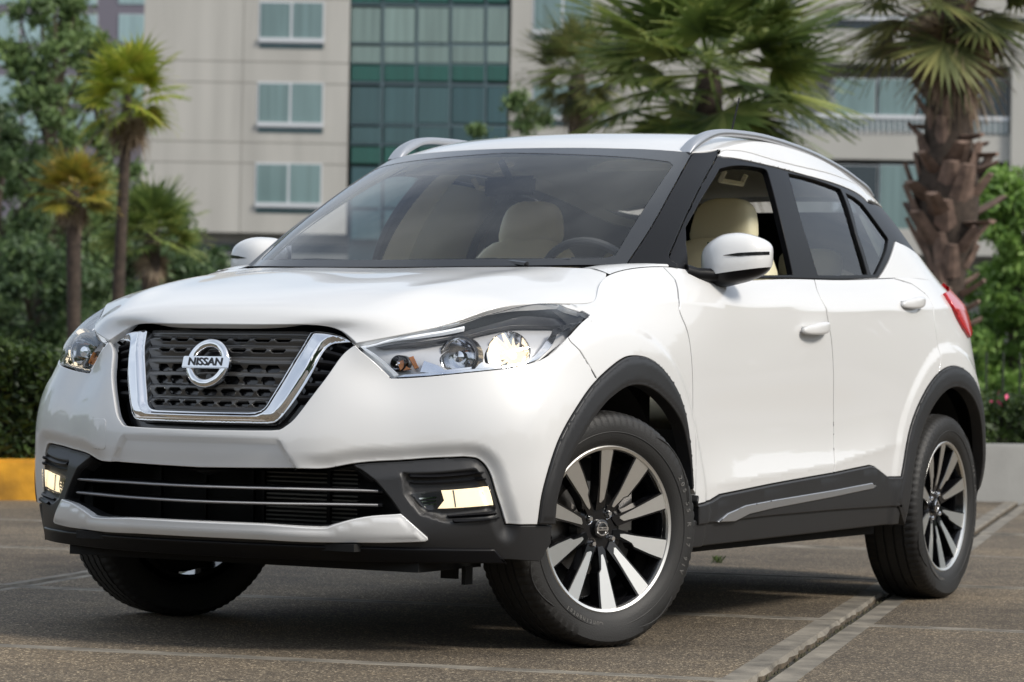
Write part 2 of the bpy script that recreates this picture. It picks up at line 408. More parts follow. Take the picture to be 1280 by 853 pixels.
KT = [0, .07, .15, .25, .35, .45, .54, .62, .70]
net = [
 [(2.055,0,.25),(2.115,0,.31),(2.125,0,.38),(2.125,0,.48),(2.13,0,.57),(2.105,0,.66),(2.08,0,.74),(2.058,0,.81),(2.03,0,.868)],
 [(2.045,.17,.25),(2.105,.17,.31),(2.115,.17,.38),(2.117,.17,.48),(2.12,.17,.57),(2.095,.17,.66),(2.07,.17,.74),(2.045,.17,.81),(2.017,.17,.868)],
 [(2.02,.30,.25),(2.08,.30,.31),(2.09,.30,.38),(2.093,.30,.48),(2.10,.28,.57),(2.075,.275,.66),(2.047,.27,.74),(2.02,.27,.81),(1.985,.28,.867)],
 [(2.00,.38,.25),(2.05,.38,.31),(2.065,.375,.38),(2.065,.375,.48),(2.075,.355,.57),(2.058,.345,.66),(2.03,.34,.74),(2.00,.335,.805),(1.963,.345,.855)],
 [(1.965,.47,.25),(2.01,.47,.31),(2.025,.46,.38),(2.02,.455,.48),(2.03,.435,.57),(2.02,.42,.66),(1.995,.41,.735),(1.982,.405,.785),(1.973,.403,.822)],
 [(1.90,.60,.25),(1.935,.60,.31),(1.945,.59,.38),(1.945,.58,.475),(1.955,.555,.56),(1.955,.525,.65),(1.935,.50,.73),(1.925,.495,.79),(1.905,.50,.845)],
 [(1.80,.73,.25),(1.825,.735,.32),(1.838,.735,.40),(1.850,.725,.49),(1.862,.71,.58),(1.86,.685,.665),(1.84,.665,.745),(1.81,.645,.82),(1.755,.598,.89)],
 [(1.71,.805,.25),(1.725,.815,.33),(1.738,.822,.42),(1.745,.822,.51),(1.747,.817,.60),(1.735,.80,.685),(1.70,.78,.765),(1.65,.765,.845),(1.60,.685,.935)],
 [(1.52,.845,.25),(1.52,.855,.33),(1.52,.862,.43),(1.52,.864,.53),(1.52,.862,.64),(1.51,.855,.73),(1.50,.842,.81),(1.47,.812,.885),(1.44,.725,.946)],
 [(1.31,.855,.25),(1.31,.866,.33),(1.31,.872,.43),(1.31,.874,.53),(1.31,.874,.64),(1.31,.872,.74),(1.31,.862,.83),(1.31,.83,.905),(1.31,.76,.952)],
 [(1.05,.855,.25),(1.05,.863,.33),(1.05,.868,.43),(1.05,.868,.53),(1.05,.868,.64),(1.05,.867,.75),(1.05,.858,.86),(1.08,.81,.96),(1.10,.70,1.035)],
 [(.82,.852,.25),(.82,.860,.33),(.82,.862,.43),(.82,.858,.53),(.82,.858,.64),(.82,.862,.75),(.82,.860,.86),(.81,.832,.985),(.79,.745,1.076)],
 [(.55,.850,.25),(.55,.858,.33),(.55,.858,.43),(.55,.850,.53),(.55,.850,.64),(.55,.857,.75),(.55,.858,.86),(.55,.845,.975),(.55,.785,1.056)],
 [(.10,.850,.25),(.10,.858,.33),(.10,.858,.43),(.10,.848,.53),(.10,.848,.64),(.10,.857,.76),(.10,.860,.87),(.10,.850,.985),(.10,.798,1.068)],
 [(-.40,.850,.25),(-.40,.860,.33),(-.40,.860,.43),(-.40,.852,.53),(-.40,.853,.64),(-.40,.862,.76),(-.40,.866,.88),(-.40,.855,1.0),(-.40,.80,1.085)],
 [(-.80,.852,.25),(-.80,.864,.33),(-.80,.868,.43),(-.80,.866,.53),(-.80,.867,.64),(-.80,.872,.76),(-.80,.872,.89),(-.80,.855,1.015),(-.80,.797,1.105)],
 [(-1.08,.855,.25),(-1.08,.868,.33),(-1.08,.875,.43),(-1.08,.877,.53),(-1.08,.879,.64),(-1.08,.879,.76),(-1.08,.872,.89),(-1.08,.850,1.015),(-1.08,.79,1.117)],
 [(-1.32,.850,.25),(-1.32,.868,.33),(-1.32,.877,.43),(-1.32,.880,.53),(-1.32,.882,.65),(-1.32,.880,.77),(-1.32,.865,.90),(-1.32,.835,1.02),(-1.36,.772,1.12)],
 [(-1.58,.83,.25),(-1.58,.85,.33),(-1.58,.866,.43),(-1.58,.871,.53),(-1.59,.870,.65),(-1.59,.860,.77),(-1.60,.835,.90),(-1.60,.795,1.02),(-1.60,.715,1.12)],
 [(-1.76,.775,.25),(-1.80,.785,.33),(-1.80,.808,.43),(-1.80,.814,.53),(-1.80,.807,.65),(-1.80,.79,.77),(-1.79,.768,.90),(-1.78,.742,1.02),(-1.75,.655,1.12)],
 [(-1.92,.68,.25),(-1.96,.695,.33),(-1.965,.72,.43),(-1.965,.725,.53),(-1.96,.715,.65),(-1.945,.70,.77),(-1.93,.68,.90),(-1.92,.66,1.03),(-1.88,.56,1.12)],
 [(-2.02,.50,.25),(-2.08,.51,.33),(-2.09,.53,.43),(-2.09,.54,.53),(-2.08,.53,.65),(-2.06,.52,.77),(-2.03,.50,.90),(-2.01,.48,1.03),(-1.96,.42,1.11)],
 [(-2.06,.25,.25),(-2.13,.25,.33),(-2.145,.26,.43),(-2.145,.26,.53),(-2.12,.26,.65),(-2.10,.25,.77),(-2.07,.25,.90),(-2.05,.24,1.03),(-2.0,.21,1.10)],
 [(-2.07,.0,.25),(-2.14,.0,.33),(-2.16,.0,.43),(-2.155,.0,.53),(-2.13,.0,.65),(-2.11,.0,.77),(-2.08,.0,.90),(-2.06,.0,1.03),(-2.01,0,1.10)],
]
BAND = Surf(net, kt=KT, flip=1)
BAND.prep(text=.0)
TB = BAND.T

belt = [n[8] for n in net]
gb = [(1.13,0,1.062),(1.08,.35,1.066),(.95,.60,1.074),(.86,.68,1.077),(.79,.745,1.076),(.67,.772,1.064),(.40,.79,1.06),(0,.80,1.073),(-.4,.80,1.085),(-.8,.797,1.105),(-1.08,.79,1.117),(-1.36,.772,1.12),(-1.62,.71,1.12),(-1.80,.63,1.12),(-1.95,.44,1.11),(-2.01,0,1.10)]
gt = [(.385,0,1.474),(.34,.30,1.472),(.27,.49,1.466),(.216,.554,1.463),(.13,.575,1.472),(.0,.585,1.492),(-.2,.59,1.509),(-.4,.59,1.513),(-.65,.585,1.506),(-.95,.575,1.478),(-1.18,.565,1.445),(-1.36,.55,1.410),(-1.46,.49,1.385),(-1.52,.42,1.38),(-1.56,.3,1.385),(-1.60,0,1.39)]
for i_ in range(5, 11): gt[i_] = (gt[i_][0], gt[i_][1], gt[i_][2]+(.010, .018, .020, .018, .012, .006)[i_-5])
bul = [.03,.03,.022,.018,.02,.025,.03,.032,.032,.032,.03,.015,.01,.01,.02,.03]
gb = np.array(gb); gt = np.array(gt); rowsw = [0,.25,.5,.75,1.]
gnet = []
for i in range(len(gb)):
    a, b = gb[i], gt[i]; ip = min(i+1, len(gb)-1); im = max(i-1, 0)
    tdir = (gb[ip]-gb[im])+(gt[ip]-gt[im]); 
    if i in (0, len(gb)-1): tdir = np.array([0, 1. if i == 0 else -1., 0])
    n = np.cross(tdir, b-a); n /= np.linalg.norm(n)
    gnet.append([a+(b-a)*w+n*bul[i]*4*w*(1-w) for w in rowsw])
GLASS = Surf(gnet, flip=1); GLASS.prep(hs=.015, ht=.015); TG = GLASS.T

# hood net: stations from nose (i) to cowl, lateral j from centre to edge
hc = [(2.03,.868),(2.005,.900),(1.93,.938),(1.83,.965),(1.70,.990),(1.56,1.012),(1.44,1.030),(1.32,1.045),(1.22,1.055),(1.16,1.061),(1.12,1.063)]
he = [(1.973,.403,.822),(1.905,.50,.845),(1.755,.598,.89),(1.68,.64,.918),(1.60,.685,.937),(1.52,.71,.943),(1.44,.725,.948),(1.31,.76,.954),(1.20,.742,.985),(1.12,.71,1.02),(1.04,.675,1.060)]
nose = [(2.03,0,.868),(2.017,.17,.868),(1.985,.28,.867),(1.963,.345,.855),(1.973,.403,.822)]
fr = [0,.42,.69,.86,1.]
hnet = []
for i in range(len(hc)):
    row = []
    for j, v in enumerate(fr):
        if i == 0: row.append(nose[j]); continue
        xc, zc = hc[i]; xe, ye, ze = he[i]
        y = ye*v; x = xc+(xe-xc)*v**2.2
        k = [0, .035, .22, .52, 1.][j] if i > 1 else [0, .02, .12, .42, 1.][j]
        row.append((x, y, zc+(ze-zc)*k))
    hnet.append(row)
class Patch(Surf):
    """net[i][j]: i longitudinal, j lateral from centre to edge; symmetric in j"""
    def __init__(s, net, flip=1):
        net = np.asarray(net, float); d = np.linalg.norm(np.diff(net, axis=1), axis=2).mean(0); kt = np.concatenate([[0], np.cumsum(d)])
        mir = net*np.array([1, -1, 1]); full = np.concatenate([mir[:, :0:-1], net], axis=1)
        kf = np.concatenate([-kt[:0:-1], kt]); super().__init__(full, kt=kf, sym=False, flip=flip); s.T = kt[-1]
HOOD = Patch(hnet, flip=-1)
# roof net
rc = [(.385,1.474),(.33,1.495),(.20,1.525),(0,1.553),(-.3,1.574),(-.7,1.580),(-1.05,1.565),(-1.35,1.53),(-1.55,1.49),(-1.72,1.455)]
rer = [(.216,.554,1.463),(.15,.570,1.470),(.03,.583,1.488),(-.15,.589,1.505),(-.4,.59,1.513),(-.75,.582,1.497),(-1.0,.573,1.470),(-1.2,.563,1.440),(-1.36,.55,1.41),(-1.45,.50,1.395)]
rer = [(a, b, c+float(np.interp(-a, [-.05, .15, .4, .75, 1.0, 1.3], [.002, .018, .020, .018, .012, .0]))) for a, b, c in rer]
rtop0 = [(.385,0,1.474),(.355,.25,1.473),(.30,.43,1.468),(.216,.554,1.463)]
rnet = []
for i in range(len(rc)):
    row = []
    for j, v in enumerate([0,.45,.78,1.]):
        xc, zc = rc[i]; xe, ye, ze = rer[i]
        if i == 0: row.append(rtop0[j]); continue
        k = [0,.12,.42,1.][j]
        row.append((xc+(xe-xc)*v**2, ye*v, zc+(ze-zc)*k))
    rnet.append(row)
ROOF = Patch(rnet, flip=-1)

# ------------------------------------------------------------------ outlines on the lower body
B = BAND.px; BS = BAND.side; G = GLASS.px
s_of = lambda p: p[0]
archF_out = curve(B((670.3,655),(677,611),(693,555),(719,507.5),(743,475.6),(771,451.6),(791,446),(814.7,453.6),(834.6,475.6),(846.6,499.5),(854.5,531),(858.8,567),(861.5,611)))
archF_in = curve(B((689,655),(693,619),(707,575),(727,539),(743,515),(758.9,497.5),(778.8,484),(798.7,482.7),(818.7,493.5),(838.6,515.4),(850,540),(857,575),(860,612)))
def arc(cx, cz, r, a0, a1, n=14, top=0.): return [(cx+r*math.cos(R(a0+(a1-a0)*i/n)), cz+(r-top*max(0, math.sin(R(a0+(a1-a0)*i/n))))*math.sin(R(a0+(a1-a0)*i/n))) for i in range(n+1)]
archR_out = curve(BS(*[(-.775,.345)], *arc(-1.30,.335,.492,15,165,14,.016), *[(-1.785,.40)]), 3)
archR_in = curve(BS(*[(-.875,.26)], *arc(-1.305,.325,.412,5,175,14,0)), 3)
def sill_pt(px_, py_): return B((px_, py_))[0]
lowF = B((669.4,656))[0]; lowF2 = B((689,656))[0]
# white/black line of the front lower fascia (from centre out)
low_edge = join(curve([(0, B((262,586.5))[0][1])]+B((330,586.8),(375.6,586.8),(406.6,586.8),(441,580.6),(480,577),(520,574.4),(545.6,573),(580,572.0)), 4), curve(B((580,572.0),(595,573.5),(603,578),(609.4,585),(615,596),(622.5,620),(630,642.5),(634.7,657.5)), 3))
T0 = 0.0
# displacement features
lowarr = np.array(low_edge)
plate = B((374.6,583.5),(350,549)); plate_poly = [(plate[0][0], plate[0][1]), (plate[1][0], plate[1][1]), (0, B((262,547.5))[0][1]), (-.01, B((262,582))[0][1])]
plate_full = [(plate[0][0], plate[0][1]-.03), (plate[1][0], plate[1][1]), (-plate[1][0], plate[1][1]), (-plate[0][0], plate[0][1]-.03)]
def d_plate(S, T, P):
    Q = np.stack([S, T], 1); ins = pip(Q, plate_full); d = pdist(Q, plate_full); return np.where(ins, -.014*sstep(d/.014), 0)
def d_lowedge(S, T, P):
    Q = np.stack([S, T], 1); m = (S < BAND.L*.4); out = np.zeros(len(S)); 
    if m.any():
        d = pdist(Q[m], low_edge, False); above = Q[m][:, 1] > np.interp(Q[m][:, 0], lowarr[:, 0], lowarr[:, 1])
        out[m] = -.016*(1-sstep(d/.050))*(.15+.85*sstep((Q[m][:, 0]-plate_full[1][0]-.02)/.10))
    return out
fogpocket = B((498,588),(596,583),(610,603),(626,646),(560,656),(524,645),(503,618))
def d_fog(S, T, P):
    Q = np.stack([S, T], 1); ins = pip(Q, fogpocket); d = pdist(Q, fogpocket); return np.where(ins, -.020*sstep(d/.026), 0)
def d_arch(S, T, P):
    out = np.zeros(len(S))
    for cx, a in ((1.30, .010), (-1.30, .008)):
        r = np.hypot(P[:, 0]-cx, (P[:, 2]-.33)); out += a*sstep((.570-r)/.040)*sstep((1.80-P[:, 0])/.12)
    return out
def d_door(S, T, P):
    x, z = P[:, 0], P[:, 2]; zc = np.interp(x, [-.9, -.74, -.226, .78, .95], [.55, .535, .478, .432, .42]); dz = z-zc
    fade = sstep((x+.95)/.35)*sstep((.86-x)/.35)
    return .014*fade*np.where(dz > 0, np.exp(-dz/.085), np.exp(dz/.07))*(S > 1.6)
def d_shoulder(S, T, P):
    x, z = P[:, 0], P[:, 2]; zc = np.interp(x, [-1.9, -1.3, -.6, .2, .9, 1.4], [1.035, 1.02, .985, .975, .965, .93]); dz = z-zc
    return .007*np.exp(-np.abs(dz)/.028)*(S > 1.2)*(S < BAND.L-1.0)
def d_lampcut(S, T, P):
    return np.zeros(len(S))
BAND.disps = [d_plate, d_lowedge, d_fog, d_arch, d_door, d_shoulder]

crease = BS(*[(x_, float(np.interp(x_, [-.9, -.74, -.226, .78, .95], [.55, .535, .478, .432, .42]))) for x_ in np.linspace(-.9, .84, 24)])
fp_in = [tuple(np.array(q)*.82+np.mean(np.array(fogpocket), axis=0)*.18) for q in fogpocket]
low_off = [(a, b+.032) for a, b in low_edge if a > plate_full[1][0]]
plate_in = [plate_full[0], plate_full[1], plate_full[2], plate_full[3]]
plate_in2 = [(plate_full[0][0]-.016, plate_full[0][1]), (plate_full[1][0]-.008, plate_full[1][1]-.014), (-plate_full[1][0]+.008, plate_full[1][1]-.014), (-plate_full[0][0]+.016, plate_full[0][1])]
# cuts
cut_fd = curve(B((842.6,346),(847,362.6),(847,378),(850.5,394),(862.5,428),(866.5,499.5),(866.5,560),(865.9,619)), 4)         # fender / front door
cut_fd = [(cut_fd[0][0]-.004, TB)]+cut_fd[1:]
cut_dd = curve(B((1018,349),(1023,368),(1033,395),(1040,430),(1042,480),(1041,540),(1039,585),(1038,606)), 4)    # front door / rear door
cut_dd = [(cut_dd[0][0], TB)]+cut_dd[1:]
cut_rq = curve(B((1140,355),(1160,372),(1167,400),(1172,430),(1173,452),(1168.6,473.8)), 4)
clad_top = B((862,611),(868,632),(886,626.5),(897,619),(960,606),(1039,592),(1084,582.5),(1090,584),(1098,590),(1108,597),(1127.5,595.5))
clad_top = B((864,632),(886,626.5),(897,619),(960,606),(1039,592),(1084,582.5),(1090,584),(1108,597),(1127,596))
sill_line = B((866,656),(960,645),(1040,638),(1123,632.5))
sill_bot = B((866,686),(1120,655.5))
hood_top_s = lambda q: B(q)[0][0]
s_nose = BAND.ks0[4]            # grille corner station

# front bumper + fender skin outline (left half), white
lamp_low = join(curve(B((444.2,430.8),(467,451),(489,472)), 3), curve(B((489,472),(494,472.8),(560,468),(630,460.5),(653.7,456),(675,450)), 4), curve(B((675,450),(690,441),(709.5,421),(736,394.8)), 4))
lamp_up = curve(B((736,394.8),(722,388.5),(708,384.3)), 3)
s_lt = lamp_up[-1][0]-.015
grille_out = join(curve([(0, B((262,537.0))[0][1])]+B((337.8,537.6),(353.7,534.4)), 3), curve(B((353.7,534.4),(367,523.8),(385.6,499.9),(412,465),(432,439),(442.9,430.6)), 4))
st4 = (s_nose, TB)
lens_poly = join(lamp_low, lamp_up, [(s_lt, TB)], [(s, TB) for s in np.linspace(s_lt, s_nose+.004, 14)])
seam_bf = curve(B((709,421.5),(722,440),(733,458)), 3)     # bumper / fender seam
# bumper half outline: centre low edge -> out to arch -> up arch to seam -> lamp -> grille -> centre
i_seam = min(range(len(archF_out)), key=lambda i: (archF_out[i][0]-seam_bf[-1][0])**2+(archF_out[i][1]-seam_bf[-1][1])**2)
i_l = min(range(len(lamp_low)), key=lambda i: (lamp_low[i][0]-seam_bf[0][0])**2+(lamp_low[i][1]-seam_bf[0][1])**2)
seam_bf[0] = lamp_low[i_l]; seam_bf[-1] = archF_out[i_seam]
bumper_half = join(low_edge, [lowF], archF_out[:i_seam+1], seam_bf[::-1], lamp_low[:i_l+1][::-1], [st4], grille_out[::-1])
bumper = region('front_bumper', BAND, fullpoly(bumper_half), MT['paint'], car, res=.0105, gap=.0012, rad=.003, lines=[plate_in, plate_in2])
for mir in (False, True):
    fender = join(seam_bf, archF_out[i_seam:], [cut_fd[-1]], cut_fd[::-1], [(s, TB) for s in np.linspace(cut_fd[0][0], s_lt, 40)], lamp_up[::-1], lamp_low[i_l:][::-1])
    region('fender', BAND, fender, MT['paint'], car, res=.010, gap=.0018, mirror=mir)
    fd = region('front_door', BAND, join([(cut_fd[0][0], TB)], cut_fd, clad_top[:5], cut_dd[::-1], [(s, TB) for s in np.linspace(cut_dd[0][0], cut_fd[0][0], 40)]), MT['paint'], car, res=.010, gap=.0018, mirror=mir, lines=[crease])
    rd_poly = join(cut_dd, clad_top[4:8], [archR_out[0]], archR_out[:1])
    # rear door follows the wheel arch up to the rear cut
    k_r = min(range(len(archR_out)), key=lambda i: (archR_out[i][0]-cut_rq[-1][0])**2+(archR_out[i][1]-cut_rq[-1][1])**2)
    k_0 = min(range(len(archR_out)), key=lambda i: abs(archR_out[i][1]-clad_top[8][1])+ (10 if i > 12 else 0))
    up_r = cut_rq[:-1]+[archR_out[k_r]]
    s_q = cut_rq[0][0]-.16
    rd = region('rear_door', BAND, join(cut_dd, clad_top[4:8], archR_out[k_0:k_r+1], up_r[::-1], [(s_q, TB)], [(s, TB) for s in np.linspace(s_q, cut_dd[0][0], 40)]), MT['paint'], car, res=.010, gap=.0018, mirror=mir, lines=[crease])
    # quarter panel
    k_b = len(archR_out)-1
    zb = BS((-1.80,.40))[0]
    s_tg = BAND.ks0[20]+.02
    tl = [BAND.rear((.655,1.075))[0]]
    quarter = join(up_r, archR_out[k_r:], [(s_tg, archR_out[-1][1])], [(s_tg, TB)], [(s, TB) for s in np.linspace(s_tg, s_q, 20)])
    s_q2 = q_s2 = BAND.side((-.93, 1.10))[0][0]
    region('quarter_panel', BAND, quarter, MT['paint'], car, res=.010, gap=.0012, mirror=mir, pin=lambda a, b: b > TB-.002)
    # claddings
    arch_f = join(archF_out, archF_in[::-1])
    region('front_arch_cladding', BAND, arch_f, MT['clad'], car, off=.007, gap=.0005, rad=.005, depth=.04, res=.009, mirror=mir, ridge=lambda d, Q: .004*sstep(d/.02))
    bot_i = archR_in[0]
    arch_r = join(archR_out, [(archR_in[-1][0]+.02, archR_in[-1][1])], archR_in[::-1], )
    region('rear_arch_cladding', BAND, arch_r, MT['clad'], car, off=.007, gap=.0005, rad=.005, depth=.04, res=.009, mirror=mir, ridge=lambda d, Q: .004*sstep(d/.02))
    a0 = cut_fd[-1]
    door_clad = join([(a0[0]+.001, a0[1])], clad_top[:8], archR_out[:max(k_0, 1)+1][::-1], sill_line[::-1])
    region('door_cladding', BAND, door_clad, MT['clad'], car, off=.010, gap=.001, rad=.005, depth=.03, res=.02, mirror=mir, ridge=lambda d, Q: .003*sstep(d/.02))
    sill = join([(sill_line[0][0]-.02, sill_line[0][1]+.012)], [(q[0], q[1]+.012) for q in sill_line], [(sill_bot[1][0], sill_bot[1][1])], [(sill_bot[0][0]-.03, sill_bot[0][1])])
    region('side_sill', BAND, sill, MT['clad'], car, off=.002, gap=.001, rad=.006, depth=.06, res=.02, mirror=mir)
    strip = B((893,650.5),(905,641),(925,631),(960,625),(1086,603.5),(1089,606),(1085,610.5),(960,636),(930,645))
    strip = B((891,652),(903,641),(925,631),(960,624.5),(1038,612),(1084,603.5),(1089.5,607.5),(1086,610.5),(1038,620.5),(960,635),(930,642),(912,651))
    region('sill_trim_strip', BAND, strip, MT['silver'], car, off=.017, gap=.0, rad=.003, depth=.012, res=.012, mirror=mir)
    region('headlight_lens', BAND, lens_poly, MT['lens'], car, off=-.001, gap=.002, rad=.003, depth=.006, res=.012, mirror=mir, ridge=lambda d, Q: .008*sstep(d/.05))
# dark liner under every gap, with the wheel arches left open
bandliner = [(0, .0), (BAND.L, .0), (BAND.L, TB-.001), (0, TB-.001)]
def liner_half(mir):
    pol = join([(s, TB-.004) for s in (BAND.L, s_lt)][::-1][::-1], )
    return pol
linF = join(curve(B((700,655),(705,600),(722,555),(748,520),(790,492),(826,505),(848,560),(852,612)), 3))
for mir in (False, True):
    # from fender to rear, below the belt
    lin_poly = join([(lowF2[0]+.0, archF_in[0][1])], [(p[0], p[1]+.02) for p in archF_in], [(sill_bot[0][0], .02), (sill_bot[1][0], .02)], [(p[0], p[1]+.015) for p in archR_in], [(BAND.L, archR_in[-1][1]), (BAND.L, TB-.003), (s_lt-.03, TB-.003), (s_lt-.03, lamp_low[-1][1]-.03)], [(B((690,470))[0][0], B((690,470))[0][1])], [(archF_in[0][0]-.05, archF_in[0][1])])
    region('inner_structure', BAND, lin_poly, MT['under'], car, off=-.022, flange=False, res=.03, mirror=mir)
front_lin = join([(0, .02)], [(lowF2[0]-.01, .02)], [(lowF[0]-.02, lowF[1]), (B((690,475))[0][0], B((690,475))[0][1])], [(q[0]+.01, q[1]-.012) for q in lamp_low[:i_l+1][::-1]], [(s_nose-.006, TB-.01)], [(q[0]+.008, q[1]-.008) for q in grille_out[::-1]])
mouth = join(curve([(0, B((262,587))[0][1]-.002)]+B((375,588.6),(406,588.6),(441,583.5)), 3), curve(B((441,583.5),(453,588.5),(470,603),(488,624),(501,642)), 3), curve(B((501,642),(465,646),(437,651),(417,657),(399,660.6),(330,658)), 3), [(0, B((262,652.5))[0][1])])
region('bumper_support', BAND, fullpoly(front_lin), MT['under'], car, off=-.022, flange=False, res=.03, holes=[fullpoly(mouth)])

def curve3_(pts, n):
    P = np.array(pts, float); t = np.linspace(0, len(P)-1, n+1); return [np.array([np.interp(q, range(len(P)), P[:, k]) for k in range(3)]) for q in t]
# ------------------------------------------------------------------ hood and roof
def patch_rect(P, a0, a1, b0, b1, n=30):
    return join([(a0, b) for b in np.linspace(b0, b1, n)], [(a, b1) for a in np.linspace(a0, a1, n)], [(a1, b) for b in np.linspace(b1, b0, n)], [(a, b0) for a in np.linspace(a1, a0, n)])
def d_hood(S, T, P):
    yc = np.interp(P[:, 0], [1.0, 1.5, 1.8, 2.02], [.50, .49, .43, .36]); a = .007*sstep((2.0-P[:, 0])/.25)*sstep((P[:, 0]-1.0)/.3)
    return a*np.exp(-((np.abs(P[:, 1])-yc)/.05)**2*.7)-.004*sstep(1-np.abs(P[:, 1])/.36)*sstep((2.0-P[:, 0])/.3)
HOOD.disps = [d_hood]
region('hood', HOOD, patch_rect(HOOD, 0, HOOD.L, -HOOD.T, HOOD.T), MT['paint'], car, res=.018, gap=.0015, rad=.003, depth=.02, clear=.8)
Ua = [BAND.raw([q], [TB])[0] for q in np.linspace(B((757,336))[0][0]-.005, BAND.ks0[11]+.01, 12)]
Vb = [np.array(p) for p in curve3_([(1.05,.60,1.061),(.98,.615,1.072),(.91,.645,1.078),(.855,.685,1.080),(.79,.740,1.078)], 11)]
V = []; F = []
for i in range(12):
    for k in range(5): w = k/4; V.append(Ua[i]*(1-w)+Vb[i]*w+np.array([0, 0, .006*math.sin(math.pi*w)]))
for i in range(11):
    for k in range(4): F.append((i*5+k, (i+1)*5+k, (i+1)*5+k+1, i*5+k+1))
meshobj('fender_top', V, F, MT['paint'], car); meshobj('fender_top', [(v[0], -v[1], v[2]) for v in V], [f[::-1] for f in F], MT['paint'], car)
region('roof', ROOF, patch_rect(ROOF, 0, ROOF.L, -ROOF.T, ROOF.T), MT['paint'], car, res=.03, gap=.001, rad=.004, depth=.02)
region('headliner', ROOF, patch_rect(ROOF, .03, ROOF.L-.1, -ROOF.T+.01, ROOF.T-.01), MT['liner'], car, res=.05, off=-.035, flange=False)
# cowl panel in front of the windscreen
mb = MB(); n = 24; V = []; F = []
for i in range(n+1):
    y = -.74+1.48*i/n; a = abs(y)/.74
    V += [(1.135-.36*a**2.3, y, 1.052), (1.05-.30*a**2.2, y, 1.04), (1.02-.28*a**2.2, y, 1.0)]
for i in range(n):
    for k in range(2): F.append((i*3+k, (i+1)*3+k, (i+1)*3+k+1, i*3+k+1))
meshobj('cowl_panel', V, F, MT['satin'], car)

# ------------------------------------------------------------------ glasshouse
g_pillar = curve(G((865.8,190.5),(840,237),(812,287),(788,332)), 4)        # windscreen edge, top -> bottom
g_pillar = [(g_pillar[0][0], TG)]+g_pillar[1:-1]+[(g_pillar[-1][0], 0)]
g_frame = curve(G((897,193.8),(880,225),(860,265),(844,302),(837,322),(835,341)), 4)   # pillar cover / door frame
g_frame = g_frame[:-1]+[(g_frame[-1][0], 0)]
gi = G((764,329),(800,268),(843,203))                       # clear glass limit
top_in = GLASS.px((745,198.5))[0][1]
fit_half = join([(0, .03)], [(gi[0][0]-.03, .03), (gi[0][0], .045)], [(gi[1][0], gi[1][1]), (gi[2][0], gi[2][1]-.02), (gi[2][0]-.02, gi[2][1])], [(0, TG-.035)])
ws_half = join([(0, 0)], [(g_pillar[-1][0], 0)], g_pillar[::-1], [(0, TG)])
region('windscreen', GLASS, fullpoly(fit_half), MT['glass'], car, res=.04, gap=0, flange=False, off=-.001)
region('windscreen_border', GLASS, fullpoly(ws_half), MT['black'], car, holes=[fullpoly(fit_half)], res=.015, gap=.001, rad=.001, depth=.006)
strip_low = curve(G((897,194),(901,194.5),(906,195.8),(930,199.5),(965,207.3),(1010,219.5),(1055,233),(1072,241),(1081,247.5),(1089,254),(1105,258.5)), 3)
strip_up = curve(G((897,193),(902,189),(909,187.3),(920,188),(967.5,200),(1010,210.5),(1052.5,222.5),(1075,234),(1086,250)), 3)
q_low = curve(G((1060,348.3),(1095,347.8),(1102,343.6),(1108,334),(1113.4,323),(1119.8,301.6)), 3)
q_low = [(q_low[0][0], 0.0)]+[(max(p[0], 0), max(p[1], 0.)) for p in q_low[3:]]
q_up = GLASS.px((1119.8,301.6),(1134.5,308.4),(1150,316.5),(1158,324))
s_gr = q_up[-1][0]+.10
DLO_f = join(curve(G((858.5,283),(880,245),(901,210)), 3), curve(G((901,210),(915,207),(930,206.5),(953,209.5)), 3), curve(G((953,209.5),(959,212),(962,219),(977,275),(992.5,343)), 3), [G((992.5,343))[0]], [(G((866,343.8))[0][0], max(.006, G((866,343.8))[0][1]))], G((862,330),(859.5,305)))
DLO_r = join(curve(G((987,216.5),(1020,224.5),(1052,236)), 3), curve(G((1052,236),(1070,290),(1085.5,342.5)), 3), curve(G((1085.5,342.5),(1024,343.3)), 3), curve(G((1024,343.3),(1003,275),(987,216.5)), 3))
DLO_q = join(curve(G((1058.5,241),(1070,247),(1080,255)), 3), curve(G((1080,255),(1100,282),(1111.5,298)), 3), curve(G((1111.5,298),(1108,316),(1096,342.5)), 3), G((1090,342.8),(1074,292)))
s_r0 = strip_low[-1][0]
